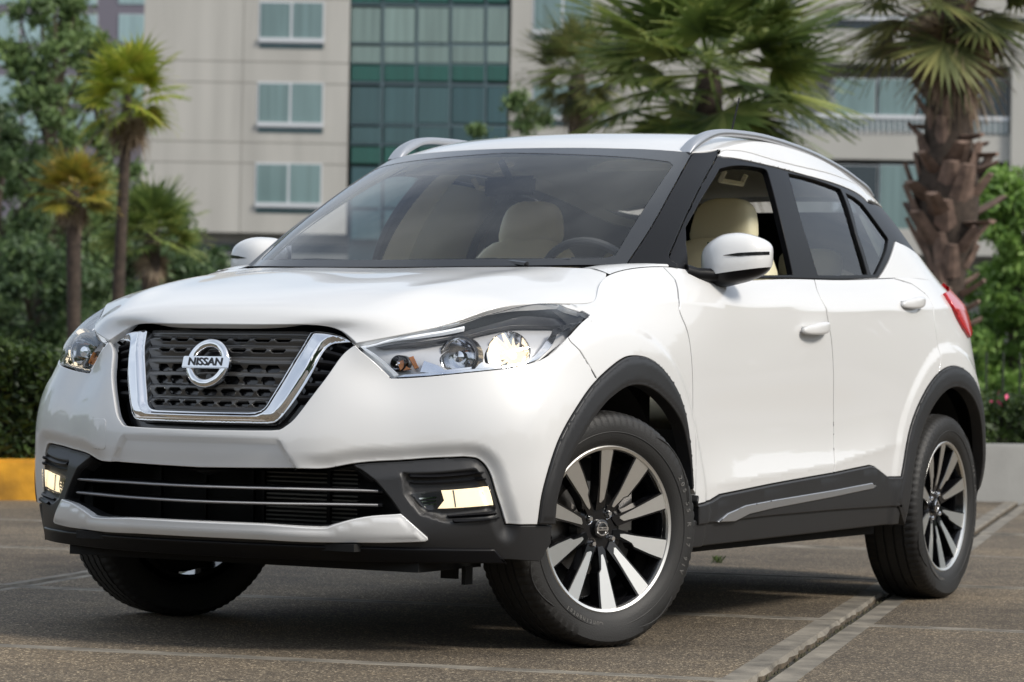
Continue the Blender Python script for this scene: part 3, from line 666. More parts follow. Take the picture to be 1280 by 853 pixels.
for mir in (False, True):
    # satin pillar cover
    pil = join(g_pillar[::-1], [(g_frame[0][0], TG)], g_frame, )
    region('pillar_cover', GLASS, pil, MT['satin'], car, res=.015, gap=.001, rad=.004, depth=.012, mirror=mir)
    # white roof side above the doors
    rs = join(strip_up, [(strip_low[-1][0], strip_low[-1][1])], [(strip_low[-1][0]+.015, TG)], [(s, TG) for s in np.linspace(strip_low[-1][0], g_frame[0][0], 30)])
    region('roof_side', GLASS, rs, MT['paint'], car, res=.015, gap=.001, rad=.004, depth=.012, mirror=mir)
    # white upper door frames
    sp = join(strip_low[:-4], strip_up[::-1])
    region('door_frame_trim', GLASS, sp, MT['paint'], car, res=.012, gap=.001, rad=.002, depth=.012, off=-.001, mirror=mir)
    # black window surround, three openings
    sur = join(g_frame[::-1], strip_low, [(strip_low[-1][0]+.02, TG-.001)], [(s_gr+.02, TG-.001)], [(s_gr, q_up[-1][1])], q_up[::-1], q_low[::-1], [(g_frame[-1][0], 0)])
    region('window_surround', GLASS, sur, MT['satin'], car, holes=[DLO_f, DLO_r, DLO_q], res=.015, gap=.001, rad=.003, depth=.02, off=-.004, mirror=mir)
    region('rear_door_window', GLASS, DLO_r, MT['sideglass'], car, res=.03, off=-.014, flange=False, mirror=mir)
    region('quarter_window', GLASS, DLO_q, MT['darkglass'], car, res=.03, off=-.012, flange=False, mirror=mir)
    # white shoulder piece rising behind the quarter window
    wq = join(q_low, q_up[1:], [(s_gr, q_up[-1][1]), (s_gr, 0)])
    region('quarter_shoulder', GLASS, wq, MT['paint'], car, res=.014, gap=.0005, rad=.004, depth=.015, mirror=mir, pin=lambda a, b: b < .002)
    # tailgate flank beside the rear window
    tg = join([(s_gr, 0), (GLASS.L-.50, 0), (GLASS.L-.42, TG-.0), (s_gr, TG)])
    region('tailgate_pillar', GLASS, tg, MT['satin'], car, res=.03, gap=.001, rad=.004, depth=.012, mirror=mir)
region('rear_window', GLASS, [(GLASS.L-.50, 0), (GLASS.L, 0), (GLASS.L+.50, 0), (GLASS.L+.42, TG), (GLASS.L, TG), (GLASS.L-.42, TG)], MT['darkglass'], car, res=.05, off=-.004, flange=False)
# tailgate
s_tg = BAND.ks0[20]+.02; L = BAND.L
tt = archR_out[-1][1]
region('tailgate', BAND, [(s_tg, tt+.12), (2*L-s_tg, tt+.12), (2*L-s_tg, TB), (s_tg, TB)], MT['paint'], car, res=.04)
region('rear_bumper', BAND, [(s_tg, tt), (2*L-s_tg, tt), (2*L-s_tg, tt+.12), (s_tg, tt+.12)], MT['paint'], car, res=.04)
s_ra = archR_in[-1][0]+.02
region('rear_lower_bumper', BAND, [(s_ra, .0), (2*L-s_ra, .0), (2*L-s_ra, tt), (s_ra, tt)], MT['clad'], car, res=.04, off=.004)
# ================================================================== front details
def dens(poly): return [tuple(p) for p in poly]
tb = lambda px_, py_: B((px_, py_))[0]
low_bot_c = 0.0
p_l1, p_l2, p_l3, p_l4 = B((669.4,656),(688.9,656),(687.5,679),(672,703))
low_full = join(low_edge, [p_l1, p_l2, p_l3, p_l4], [(B((640,700))[0][0], .004), (0, .004)])
fog_poly = join(B((512.3,618.6),(517,615.2)), B((560,611.3),(612,607.6)), B((616,621),(619.2,634.4)), B((575,636.6),(534,638.3)), B((528,636)))
lower = region('lower_bumper', BAND, fullpoly(low_full), MT['clad'], car, holes=[fullpoly(mouth)], gap=.002, rad=.003, depth=.045, res=.010, off=-.004, lines=[fogpocket+fogpocket[:1], fp_in+fp_in[:1], [(-a, b) for a, b in fogpocket+fogpocket[:1]], [(-a, b) for a, b in fp_in+fp_in[:1]]])
chin_top = curve(B((330,655),(399.7,659.7),(417,656),(437.5,650),(465,645),(501,642.5)), 3)
chin = join([(0, B((262,652.5))[0][1])], chin_top, B((506,646.5),(520,659),(534.4,672.0),(535,674.5),(531.5,677.0)), curve(B((480,678.3),(389.4,677.2),(330,674)), 2), [(0, B((262,671))[0][1])])
region('chin_strip', BAND, fullpoly(chin), MT['paint'], car, off=.006, gap=0, rad=.004, depth=.02, res=.014, ridge=lambda d, Q: .006*sstep(d/.02))
# lower bumper lip
lip = join([(0, -.004)], [(B((640,700))[0][0]-.02, -.004)], [(B((640,700))[0][0]-.06, .035)], B((545,686),(480,685)), [(0, B((262,677))[0][1])])
region('lower_lip', BAND, fullpoly(lip), MT['satin'], car, off=.004, gap=0, rad=.006, depth=.05, res=.02)
for mir in (False, True):
    fh = region('fog_lamp', BAND, fog_poly, MT['reflector'], car, off=-.006, gap=0, rad=.001, depth=.01, res=.008, mirror=mir)
    lit = B((552,613.5),(611,609.2),(617.5,633),(548,636),(556,626))
    region('lit_bowl', BAND, lit, MT['foglit'], fh, off=-.003, gap=0, rad=.001, depth=.004, res=.01, mirror=mir)
    for k, yy in enumerate((622.5, 626.5, 630.5)):
        region('reflector_rib', BAND, B((524+k*3, yy),(546, yy-1.5),(546, yy+.2),(525+k*3, yy+1.8)), MT['chrome'], fh, off=.0, gap=0, rad=0, depth=.004, res=.01, mirror=mir)
    for k in range(1):
        xx_ = 566+k*14; region('reflector_rib', BAND, B((xx_, 613.5-k*1.1),(xx_+2.2, 613.3-k*1.1),(xx_+5.5, 634.5-k*.8),(xx_+3.5, 634.6-k*.8)), MT['silver'], fh, off=.001, gap=0, rad=0, depth=.004, res=.01, mirror=mir)
    region('fog_lens', BAND, fog_poly, MT['lens'], fh, off=.004, gap=0, rad=.001, depth=.004, res=.012, mirror=mir)
    for yy, x0, x1 in ((594, 511, 604), (602, 514, 607), (645, 560, 622), (651, 566, 624)):
        region('fog_bezel_rib', BAND, B((x0, yy), (x1, yy-4), (x1+1, yy-1.5), (x0+2, yy+2.5)), MT['satin'], car, off=.005, gap=0, rad=.001, depth=.012, res=.01, mirror=mir)
def sweep(name, surf, s0, s1, t0, t1, off, h, dep, m, parent, n=60, taper=0):
    """blade following the surface at depth off"""
    S = np.linspace(s0, s1, n); T = np.interp(S, [s0, s1], [t0, t1]) if not callable(t0) else t0(S)
    P = surf.pos(S, T); N = surf.normal(S, T); V = []; F = []
    for i in range(n):
        p = P[i]+N[i]*off; nn = N[i]; u = np.array([0, 0, 1.])
        V += [p+u*h*.35, p+nn*.004, p-u*h*.35, p-nn*dep-u*h*.5, p-nn*dep+u*h*.5]
    for i in range(n-1):
        for k in range(5): F.append((i*5+k, (i+1)*5+k, (i+1)*5+(k+1) % 5, i*5+(k+1) % 5))
    return meshobj(name, V, F, m, parent, autos=40)
for ya, yb, yc in ((609, 613.5, 596), (627.5, 631, 614)):
    tc_, te = tb(262, ya)[1], tb(468, yb)[1]; sm = tb(478, yb)[0]
    f_ = lambda S, tc_=tc_, te=te, sm=sm: tc_+(te-tc_)*np.clip(np.abs(S)/sm, 0, 1)**2
    sweep('intake_blade', BAND, -sm, sm, f_, None, -.022, .014, .05, MT['satin'], car)
    sweep('intake_blade_trim', BAND, -sm*.98, sm*.98, f_, None, -.016, .006, .004, MT['bladetrim'], car)
# intake cavity and radiator
mb = MB(); mb.box((1.80, 0, .42), (.04, 1.3, .34)); mb.box((1.92, 0, .505), (.24, .78, .02)); mb.box((1.93, 0, .285), (.22, .9, .02))
mb.box((1.86, .50, .42), (.12, .03, .2)); mb.box((1.86, -.50, .42), (.12, .03, .2)); mb.build('intake_housing', MT['under'], car)
mb = MB(); mb.box((1.90, .10, .41), (.02, .78, .21)); rad_ = mb.build('radiator', MT['under'], car)
mb = MB()
for k in range(17): mb.box((1.915, .235, .322+k*.0115), (.012, .30, .0042))
mb.build('radiator_fin', mat('radiator fin metal', (.16, .155, .14), .5, metal=.4), rad_)
for y in (.055, .09, .30, -.10, -.25): MB().box((1.925, y, .41), (.012, .010, .2)).build('radiator_post', MT['satin'], rad_)

# ---- grille
region('grille_surround', BAND, fullpoly(join(grille_out, [(s_nose-.004, TB), (s_nose-.02, TB-.0)], [(s, TB-.001) for s in np.linspace(s_nose-.03, 0, 14)])), MT['black'], car, off=-.048, flange=False, res=.02)
Bc = lambda px_, py_: B((px_, py_))[0]
vout = join([(0, Bc(262,526.5)[1])], curve([Bc(330,527.6), Bc(341,526), Bc(350,519)], 3), curve([Bc(350,519), Bc(367,497), Bc(388,464), Bc(408,431)], 3), curve([Bc(408,431), Bc(415,426.5), Bc(424,425), Bc(437.0,424.5)], 3), curve([Bc(437,424.5), Bc(430,418.5), Bc(420,414.2), Bc(407,411.5), Bc(394,410.8)], 3), [Bc(387,412.5)])
vin = join(curve([Bc(387,412.5), Bc(374,434), Bc(356,463), Bc(336,495)], 3), curve([Bc(336,495), Bc(329,506), Bc(320,512), Bc(308,513.5)], 3), [(0, Bc(262,512.8)[1])])
region('chrome_grille_frame', BAND, fullpoly(join(vout, vin)), MT['chrome'], car, off=-.018, gap=0, rad=.002, depth=.022, res=.006, ridge=lambda d, Q: .016*sstep(d/.022)+.003)
tr = [tb(262, y)[1] for y in (424.5, 440.0, 455.3, 470.3, 485.4, 499.6)]
inner = [(0, TB-.001)]+[(s, TB-.001) for s in np.linspace(0, Bc(387,412.5)[0], 12)][1:]+vin
inner_full = fullpoly(inner)
holes = []; wave = []
for i, t0 in enumerate(tr):
    pitch = .0665-.0022*i; w = pitch*.30; h = .0100
    lim = np.interp(t0, [p[1] for p in vin[::-1]], [p[0] for p in vin[::-1]])
    k = -6
    for k in range(-6, 7):
        c = k*pitch
        if abs(c)+w+.012 > lim: continue
        if i in (1, 2, 3) and abs(c) < .05: continue
        holes.append([(c-w-.008, t0), (c-w+.001, t0-h), (c+w-.001, t0-h), (c+w+.008, t0), (c+w-.001, t0+h), (c-w+.001, t0+h)])
trw = np.array(tr)
def gridge(d, Q):
    t = Q[:, 1]; ph = (t-trw[-1])/(trw[0]-trw[-1])*5
    top = sstep((trw[0]+.022-t)/.006)
    return (.011*(np.cos(2*np.pi*ph)*.5+.5)**.7)*top+.008*(1-top)
region('grille_mesh', BAND, inner_full, mat('grey-black grille plastic', (.042, .041, .040), .25, coat=.5), car, holes=holes, off=-.040, gap=0, rad=.0012, depth=.006, res=.007, ridge=gridge, bres=.006)
for t0 in np.linspace(tr[0]-.004, tr[-1]+.02, 6):
    so = np.interp(t0, [p[1] for p in grille_out], [p[0] for p in grille_out])
    si = np.interp(t0, [p[1] for p in vin[::-1]], [p[0] for p in vin[::-1]])+.05
    for sg in (1, -1):
        if so-si > .012: sweep('grille_side_fin', BAND, sg*si, sg*so, t0, t0, -.03, .024, .012, MT['satin'], car, n=6)
# badge
ec = BAND.raw([0], [tb(262, 455.2)[1]])[0]; en = BAND.normal([0.], [tb(262, 455.2)[1]])[0]
ec = np.array([2.070, 0, .762])
zz = Vector(en); xx = Vector((0, 1, 0)); up_ = zz.cross(xx)
MX = Matrix(((xx.x, zz.x, up_.x, ec[0]), (xx.y, zz.y, up_.y, ec[1]), (xx.z, zz.z, up_.z, ec[2]), (0, 0, 0, 1)))   # local x=right, y=out, z=up
prof = [(.057+.0125*math.cos(a)-.001, .002+.010*math.sin(a)) for a in np.linspace(0, 2*math.pi, 14)[:-1]]
badge = MB().lathe(prof, 56, MX, closed=True).build('badge', MT['chrome'], car)
mb = MB(); mb.prism([(-.075, -.0165), (.075, -.0165), (.075, .0165), (-.075, .0165)], .012, MX@Matrix.Translation((0, .003, 0)), bev=.002); mb.build('badge_bar', MT['chrome'], badge)
V, F = text_mesh('NISSAN', .0295, .0008, bold=.0006)
MX2 = MX@Matrix.Translation((0, .0162, 0))
meshobj('badge_lettering', [MX2@Vector((v[0]*1.12, v[2], v[1])) for v in V], F, MT['ink'], badge, smooth=False)
MB().lathe([(0, -.030), (.052, -.030), (.060, -.022)], 40, MX).build('badge_backing', MT['black'], badge)
MB().lathe([(0, -.012), (.009, -.012), (.011, -.022)], 20, MX@Matrix.Translation((0, 0, -.034))).build('badge_camera', MT['black'], badge)
# small tow-eye cover outlines
def Bm(px_, py_): return BAND.hit(CAM_C*np.array([1, -1, 1]), ray(px_, py_)*np.array([1, -1, 1]))
cv = [Bm(*q) for q in ((115,523.5),(130,523.5),(132.5,526),(132,559),(129.5,562),(114.5,561),(112,558.5),(112.8,526))]
region('tow_cover', BAND, cv, MT['paint'], car, off=.0012, gap=0, rad=.0012, depth=.003, res=.008, mirror=True)

# ---- headlights
MT['guide'] = mat('frosted white light guide', (.75, .77, .80), .35, emit=(.9, .95, 1.), est=.35)
MT['shroud'] = mat('smoked lamp shroud', (.02, .02, .022), .3, coat=.3)
bz = [('amber_indicator', MT['amber'], [(497,451),(504,447.5),(508,456),(514,459.5),(500,461.5)], -.022), ('amber_indicator', MT['amber'], [(511,444),(517,441.5),(523,457),(518,459)], -.022),
      ('light_guide', MT['guide'], [(449,432.5),(453,432),(498,467),(493,469.5)], -.010),
      ('light_guide', MT['guide'], [(452,431.8),(480,425.6),(520,417),(556,409.5),(581,404),(581.5,406.2),(556,412.2),(520,419.8),(480,428.4),(456,433.6)], -.010),
      ('chrome_fin', MT['chrome'], [(734,396.5),(712,400.5),(694,407),(684,424),(672,441),(655,453),(650,456),(676,447),(690,434),(699,414),(713,405)], -.014),
      ('upper_shroud', MT['shroud'], [(470,433),(520,422),(560,412),(588,402),(655,385),(700,387),(727,394.5),(706,396),(676,396.5),(640,397),(604,404),(560,415),(520,425.5),(486,434)], -.030),
      ('chrome_liner', MT['reflector'], [(524,462),(530,446),(548,452),(556,458),(598,452),(606,446),(618,450),(640,456),(650,453),(628,457.5),(560,464.5)], -.030),
      ('lower_bezel', MT['chrome'], [(494,470.5),(560,466),(630,458.5),(652,454.5),(652,451.5),(630,455.5),(560,462.5),(505,467)], -.012)]
LB_ = ((641, 431, .056, True, .35), (575, 437, .047, False, .25), (497, 453, .019, False, .15))
def circ(q, r): return [(q[0]+r*math.cos(a), q[1]+r*math.sin(a)) for a in np.linspace(0, 2*math.pi, 25)[:-1]]
for mir in (False, True):
    hb = region('headlight_housing', BAND, lens_poly, mat('smoked lamp housing', (.60, .60, .61), .38, metal=.45) if not mir else bpy.data.materials['smoked lamp housing'], car, off=-.050, flange=False, res=.016, mirror=mir, holes=[circ(tb(a[0], a[1]), a[2]*.97) for a in LB_])
    for nm, mm, pts, of in bz:
        region(nm, BAND, B(*pts), mm, hb, off=of, gap=0, rad=.001, depth=.012, res=.01, mirror=mir)
    for (cx, cy, r0, lit, ax) in LB_:
        q = tb(cx, cy); P0 = BAND.raw([q[0]], [q[1]])[0]; N0 = BAND.normal([q[0]], [q[1]])[0]
        axis = Vector((1, 0, 0))*(1-ax)+Vector(N0)*ax; axis.z *= .5; axis.normalize()
        c = Vector(P0)-Vector(N0)*(r0*.45+.014)
        X_ = axis.cross(Vector((0, 0, 1))).normalized(); Z_ = X_.cross(axis)
        MM = Matrix(((X_.x, axis.x, Z_.x, c.x), (X_.y, axis.y, Z_.y, c.y), (X_.z, axis.z, Z_.z, c.z), (0, 0, 0, 1)))
        if mir: MM = Matrix.Diagonal((1, -1, 1, 1))@MM
        pr = [(r0*math.sqrt(k/8)+.001, -.055+.055*k/8) for k in range(9)]+[(r0*1.06, .002), (r0*1.06, -.01)]
        mb = MB(); n_ = 40; 
        if lit:
            n_ = 84; mb.lathe(pr, n_, None); mb.V = [tuple(MM@(Vector(v)*1 if i_ % len(pr) > 8 else Vector((v[0]*(1-.014*abs(math.sin(i_//len(pr)*math.pi/6))), v[1], v[2]*(1-.014*abs(math.sin(i_//len(pr)*math.pi/6))))))) for i_, v in enumerate(mb.V)]
        else: mb.lathe(pr, n_, MM)
        if lit:   # fluted reflector
            mb.V = [tuple(v) for v in mb.V]
        bw = mb.build('reflector_bowl', MT['reflector'], hb, autos=22)
        if lit:
            MB().lathe([(0, .0), (.006, -.002), (.008, -.010), (.008, -.05)], 16, MM).build('bulb', MT['bulb'], hb)
            for a0_, a1_, k0, k1 in ((140, 232, 3, 8), (-62, -8, 4, 8)):
                mb = MB(); V = []; F = []; nn = 12
                for i_ in range(nn+1):
                    a = R(a0_+(a1_-a0_)*i_/nn)
                    for k_ in range(k0, k1+1): rr_ = (r0*math.sqrt(k_/8))*.93; V.append(MM@Vector((-rr_*math.cos(a), -.055+.055*k_/8+.004, rr_*math.sin(a))))
                m_ = k1-k0+1
                for i_ in range(nn):
                    for k_ in range(m_-1): F.append((i_*m_+k_, (i_+1)*m_+k_, (i_+1)*m_+k_+1, i_*m_+k_+1))
                meshobj('emissive_reflector_facet', V, F, MT['bulb'], hb)  # emission painted on as the bulb's light reflected in the bowl
        else:
            MB().lathe([(0, .002), (r0*.32, -.002), (r0*.36, -.012), (r0*.30, -.05)], 20, MM).build('bulb_shield', MT['chrome'], hb)
            MB().lathe([(r0*1.08, .0), (r0*1.2, -.004), (r0*1.2, -.04)], 32, MM).build('bowl_bezel', MT['black'], hb)

# ---- tail lamps
for mir in (False, True):
    qa = B((1203,411.5))[0]; qb = B((1181,353))[0]
    tlp = join(B((1184,360),(1178,368),(1186,384),(1195,399.8),(1202,411.5)), [(qa[0]+.06, qa[1]-.02), (qa[0]+.22, qa[1]+.0), (qa[0]+.24, TB-.02), (qb[0]+.06, TB-.006)])
    tl_ = region('tail_lamp', BAND, tlp, MT['red'], car, off=.012, gap=0, rad=.004, depth=.02, res=.014, mirror=mir)

# ---- rails
def sweep_path(pts, wh, n=12, pw=3.0):
    P = np.array(curve3(pts)); W = np.array(curve3([(a, b, 0) for a, b in wh]))[:, :2]; V = []; F = []
    for i, p in enumerate(P):
        t = P[min(i+1, len(P)-1)]-P[max(i-1, 0)]; t /= np.linalg.norm(t); sd_ = np.cross(t, [0, 0, 1]); sd_ /= np.linalg.norm(sd_); u_ = np.cross(sd_, t)
        for k in range(n):
            a = 2*math.pi*k/n; c, s_ = math.cos(a), math.sin(a); V.append(p+sd_*W[i, 0]*np.sign(c)*abs(c)**(2/pw)+u_*W[i, 1]*np.sign(s_)*abs(s_)**(2/pw))
    m = len(P)
    for i in range(m-1):
        for k in range(n): F.append((i*n+k, i*n+(k+1) % n, (i+1)*n+(k+1) % n, (i+1)*n+k))
    F.append(tuple(range(n))[::-1]); F.append(tuple((m-1)*n+k for k in range(n))); return V, F
def curve3(pts, n=6):
    P = np.array(pts, float); E = np.concatenate([[2*P[0]-P[1]], P, [2*P[-1]-P[-2]]]); out = []
    for i in range(1, len(E)-2):
        p0, p1, p2, p3 = E[i-1:i+3]
        for k in range(n):
            t = k/n; out.append(.5*((2*p1)+(-p0+p2)*t+(2*p0-5*p1+4*p2-p3)*t*t+(-p0+3*p1-3*p2+p3)*t**3))
    out.append(P[-1]); return out
for sg in (1, -1):
    pts = [(.235,.534,1.459),(.19,.536,1.486),(.12,.540,1.515),(.03,.545,1.538),(-.10,.549,1.549),(-.35,.552,1.553),(-.70,.550,1.536),(-1.0,.545,1.502),(-1.18,.540,1.471),(-1.30,.535,1.448),(-1.37,.530,1.426)]
    wh = [(.022,.004),(.024,.012),(.022,.014),(.019,.012),(.018,.0115),(.018,.0115),(.018,.0115),(.018,.0115),(.018,.011),(.016,.011),(.013,.004)]
    V, F = sweep_path([(a, b*sg, c) for a, b, c in pts], wh, 16)
    meshobj('roof_rail', V, F, MT['silver'], car, autos=50)

# ---- door mirrors, handles
def superell(c, ax, fn, n1=36, n2=18, p=2.6, lat=(-90, 90)):
    V = []; F = []
    for j in range(n2+1):
        ph = R(lat[0]+(lat[1]-lat[0])*j/n2); cp, sp = math.cos(ph), math.sin(ph)
        for i in range(n1):
            th = 2*math.pi*i/n1; ct, st = math.cos(th), math.sin(th); e = 2/p
            pw = lambda v, q: math.copysign(abs(v)**q, v)
            v = np.array([pw(cp, e)*pw(ct, e), pw(cp, e)*pw(st, e), pw(sp, e)])
            V.append(fn(v*ax)+c)
    for j in range(n2):
        for i in range(n1): F.append((j*n1+i, j*n1+(i+1) % n1, (j+1)*n1+(i+1) % n1, (j+1)*n1+i))
    F.append(tuple(range(n1))[::-1]); F.append(tuple(n2*n1+i for i in range(n1)))
    return V, F
def mirr(V, sg): return [(v[0], v[1]*sg, v[2]) for v in V]
for sg in (1, -1):
    c = np.array([.518, .850, 1.112]); a_ = R(20)
    Rm = np.array([[math.cos(a_), -math.sin(a_), 0], [math.sin(a_), math.cos(a_), 0], [0, 0, 1]])
    def fm(v, base=False):
        y = v[1]/.108
        z = v[2]
        if z > 0: z = z*(1-.30*sstep((y-(-.1))/1.1)-.18*sstep((-y-.3)/.7))+.012*y
        else: z = z*(1-.1*y)+.012*y
        x = v[0]*(1-.18*abs(y)**2)
        if x < 0: x *= .35
        x += -.02*z/.05*.3
        return Rm@np.array([x, v[1], z])
    V, F = superell(c, np.array([.105, .108, .078]), fm, 44, 12, 3.2, (-22, 90))
    mh = meshobj('door_mirror', mirr(V, sg), F if sg == 1 else [f[::-1] for f in F], MT['paint'], car, autos=50)
    def fb(v):
        y = v[1]/.108; z = v[2]*1.25*(1-.25*y)+.012*y
        x = v[0]*(1-.18*abs(y)**2)
        if x < 0: x *= .4
        return Rm@np.array([x*.98-.0, v[1]*.985, z])
    V, F = superell(c+np.array([0, 0, -.0165]), np.array([.103, .107, .050]), fb, 44, 8, 3.0, (-90, 8))
    meshobj('mirror_base', mirr(V, sg), F if sg == 1 else [f[::-1] for f in F], MT['satin'], mh, autos=50)
    mb = MB(); mb.tube(mirr([(.70,.762,1.064),(.67,.785,1.058),(.62,.81,1.058),(.56,.85,1.062)], sg), [.024,.020,.020,.018], 12); mb.build('mirror_arm', MT['satin'], mh)
    mb = MB(); mb.prism([(0,0),(.13,.0),(.0,.085)], .004); 
    Vg = [Rm@np.array([-.036+0*v[0], v[0]*1.5-.095, v[2]*.9-.035])+c for v in [(0, 0, 0), (.12, 0, 0), (.12, 0, .075), (0, 0, .095)]]
    meshobj('mirror_glass', mirr(Vg, sg), [(0, 1, 2, 3)], MT['chrome'], mh, smooth=False)
    # repeater strip across the mirror face
    Vs = []; Fs = []; nS = 14
    for i in range(nS+1):
        y = -.035+.135*i/nS; h = .0048*min(1, .1+i/5)
        z0 = .004+.010*i/nS
        q = abs(y/.108)**3.2; zq = abs(z0/.07)**3.2; x = .105*max(0, 1-q-zq)**(1/3.2)*(1-.18*(y/.108)**2)+.0015
        for s2 in (-1, 1): Vs.append(Rm@np.array([x, y, z0+h*s2])+c)
    for i in range(nS): Fs.append((2*i, 2*i+2, 2*i+3, 2*i+1))
    meshobj('turn_repeater', mirr(Vs, sg), Fs, MT['black'], mh)
    # handles
    for hx, hz, ty in ((-.045, .914, .0), (-.93, 1.023, .0)):
        q = BS((hx, hz))[0]; P0 = BAND.pos([q[0]], [q[1]])[0]
        cc = P0+np.array([0, .024, 0])
        def fh2(v):
            t = v[0]/.105
            return np.array([v[0], v[1]*(1-.1*t)-.012*t*t, v[2]*(1+.18*t*-1)*(1-.1*abs(t))+.0*t-.085*v[0]])
        V, F = superell(cc, np.array([.105, .013, .0195]), fh2, 36, 12, 3.0)
        dh = meshobj('door_handle', mirr(V, sg), F if sg == 1 else [f[::-1] for f in F], MT['paint'], car, autos=50)
        mb = MB()
        for ex in (-.075, .075): mb.box((cc[0]+ex, cc[1]*sg-.014*sg, cc[2]-.085*ex), (.03, .03, .022), bev=.004)
        mb.build('handle_mount', MT['paint'], dh)

# ---- antenna, wipers
MB().tube([(-1.22, 0, 1.54), (-1.30, 0, 1.66), (-1.37, 0, 1.80)], [.010, .004, .003], 8).build('roof_antenna', MT['satin'], car)
mb = MB(); mb.tube([(1.06,.42,1.068),(1.035,.30,1.083),(1.06,.05,1.082),(1.08,-.1,1.078)], [.012,.009,.006,.005], 8); mb.build('wiper_arm', MT['black'], car)
mb = MB(); mb.tube([(.98,.52,1.087),(1.05,.30,1.082),(1.085,.02,1.078),(1.09,-.12,1.074)], [.006,.008,.008,.005], 8); mb.build('wiper_blade', MT['black'], car)
mb = MB(); mb.tube([(1.06,-.10,1.075),(1.0,-.34,1.088),(.93,-.52,1.092)], [.010,.007,.005], 8); mb.build('wiper_arm', MT['black'], car)

# ---- cabin
def seat(x, y, name):
    def ident(v): return v
    V, F = superell(np.array([x-.02, y, 1.03-.1]), np.array([.075, .24, .30]), lambda v: np.array([v[0]-.22*(v[2]), v[1]*(1-.12*(v[2]/.3)), v[2]]), 32, 14, 3.4)
    b = meshobj(name, V, F, MT['beige'], car, autos=60)
    V, F = superell(np.array([x-.115, y, 1.275]), np.array([.055, .115, .088]), lambda v: np.array([v[0]-.18*v[2], v[1]*(1-.15*v[2]/.09), v[2]]), 32, 14, 3.2)
    meshobj('headrest', V, F, MT['beige'], b, autos=60)
    V, F = superell(np.array([x+.22, y, .66]), np.array([.26, .25, .08]), ident, 32, 10, 3.4); meshobj('seat_cushion', V, F, MT['beige'], b, autos=60)
    MB().tube([(x-.08, y-.05, 1.15), (x-.10, y-.05, 1.22)], .007).tube([(x-.08, y+.05, 1.15), (x-.10, y+.05, 1.22)], .007).build('headrest_post', MT['steel'], b)
for y in (.37, -.37): seat(-.33, y, 'front_seat')
V, F = superell(np.array([-1.13, 0, .88]), np.array([.08, .60, .26]), lambda v: np.array([v[0]-.25*v[2], v[1], v[2]]), 36, 12, 4.)
rs_ = meshobj('rear_seat', V, F, MT['beige'], car, autos=60)
for y in (.36, -.36):
    V, F = superell(np.array([-1.22, y, 1.17]), np.array([.045, .12, .06]), lambda v: v, 28, 10, 3.2); meshobj('headrest', V, F, MT['beige'], rs_, autos=60)
# dashboard
n = 24; V = []; F = []
for i in range(n+1):
    y = -.70+1.4*i/n; a = abs(y)/.70; hump = .035*math.exp(-((y-.37)/.17)**2)
    for (x, z) in ((1.10-.30*a**2.2, 1.035), (.95-.16*a**2, 1.04), (.78, 1.035+hump*.6), (.66, 1.02+hump), (.60, .96), (.62, .70)): V.append((x, y, z))
for i in range(n):
    for k in range(5): F.append((i*6+k, (i+1)*6+k, (i+1)*6+k+1, i*6+k+1))
meshobj('dashboard', V, F, MT['dash'], car)
MW = Matrix.Translation((.53, .37, 1.0))@Matrix.Rotation(R(-66), 4, 'Y')
MWl = MW@Matrix.Rotation(R(90), 4, 'X')
sw = MB().lathe([(.178+.014*math.cos(a), .014*math.sin(a)) for a in np.linspace(0, 2*math.pi, 11)[:-1]], 44, MWl, closed=True).build('steering_wheel', MT['dash'], car)
MB().lathe([(0, .02), (.05, .018), (.06, 0), (.05, -.02)], 24, MWl).box(MWl@Vector((.11, 0, 0)), (.02, .10, .03)).build('steering_hub', MT['dash'], sw)
mb = MB(); mb.box((.40, 0.0, 1.352), (.025, .215, .062), rot=Matrix.Rotation(R(-14), 3, 'Z'), bev=.01); rvm = mb.build('interior_mirror', MT['satin'], car)
MB().tube([(.40, 0, 1.37), (.46, 0, 1.425)], .012).build('mirror_stalk', MT['satin'], rvm)
for y in (.34, -.34):
    MB().box((.13, y, 1.432), (.16, .34, .012), rot=Matrix.Rotation(R(14), 3, 'Y'), bev=.005).build('sun_visor', MT['liner'], car)
mb = MB(); mb.tube([(-.25, -.50, 1.43), (-.25, -.485, 1.40), (-.42, -.485, 1.40), (-.42, -.50, 1.43)], .009, 8); mb.build('grab_handle', MT['liner'], car)
mb = MB(); mb.tube([(-.15, .50, 1.43), (-.15, .485, 1.40), (-.32, .485, 1.40), (-.32, .50, 1.43)], .009, 8); mb.build('grab_handle', MT['liner'], car)
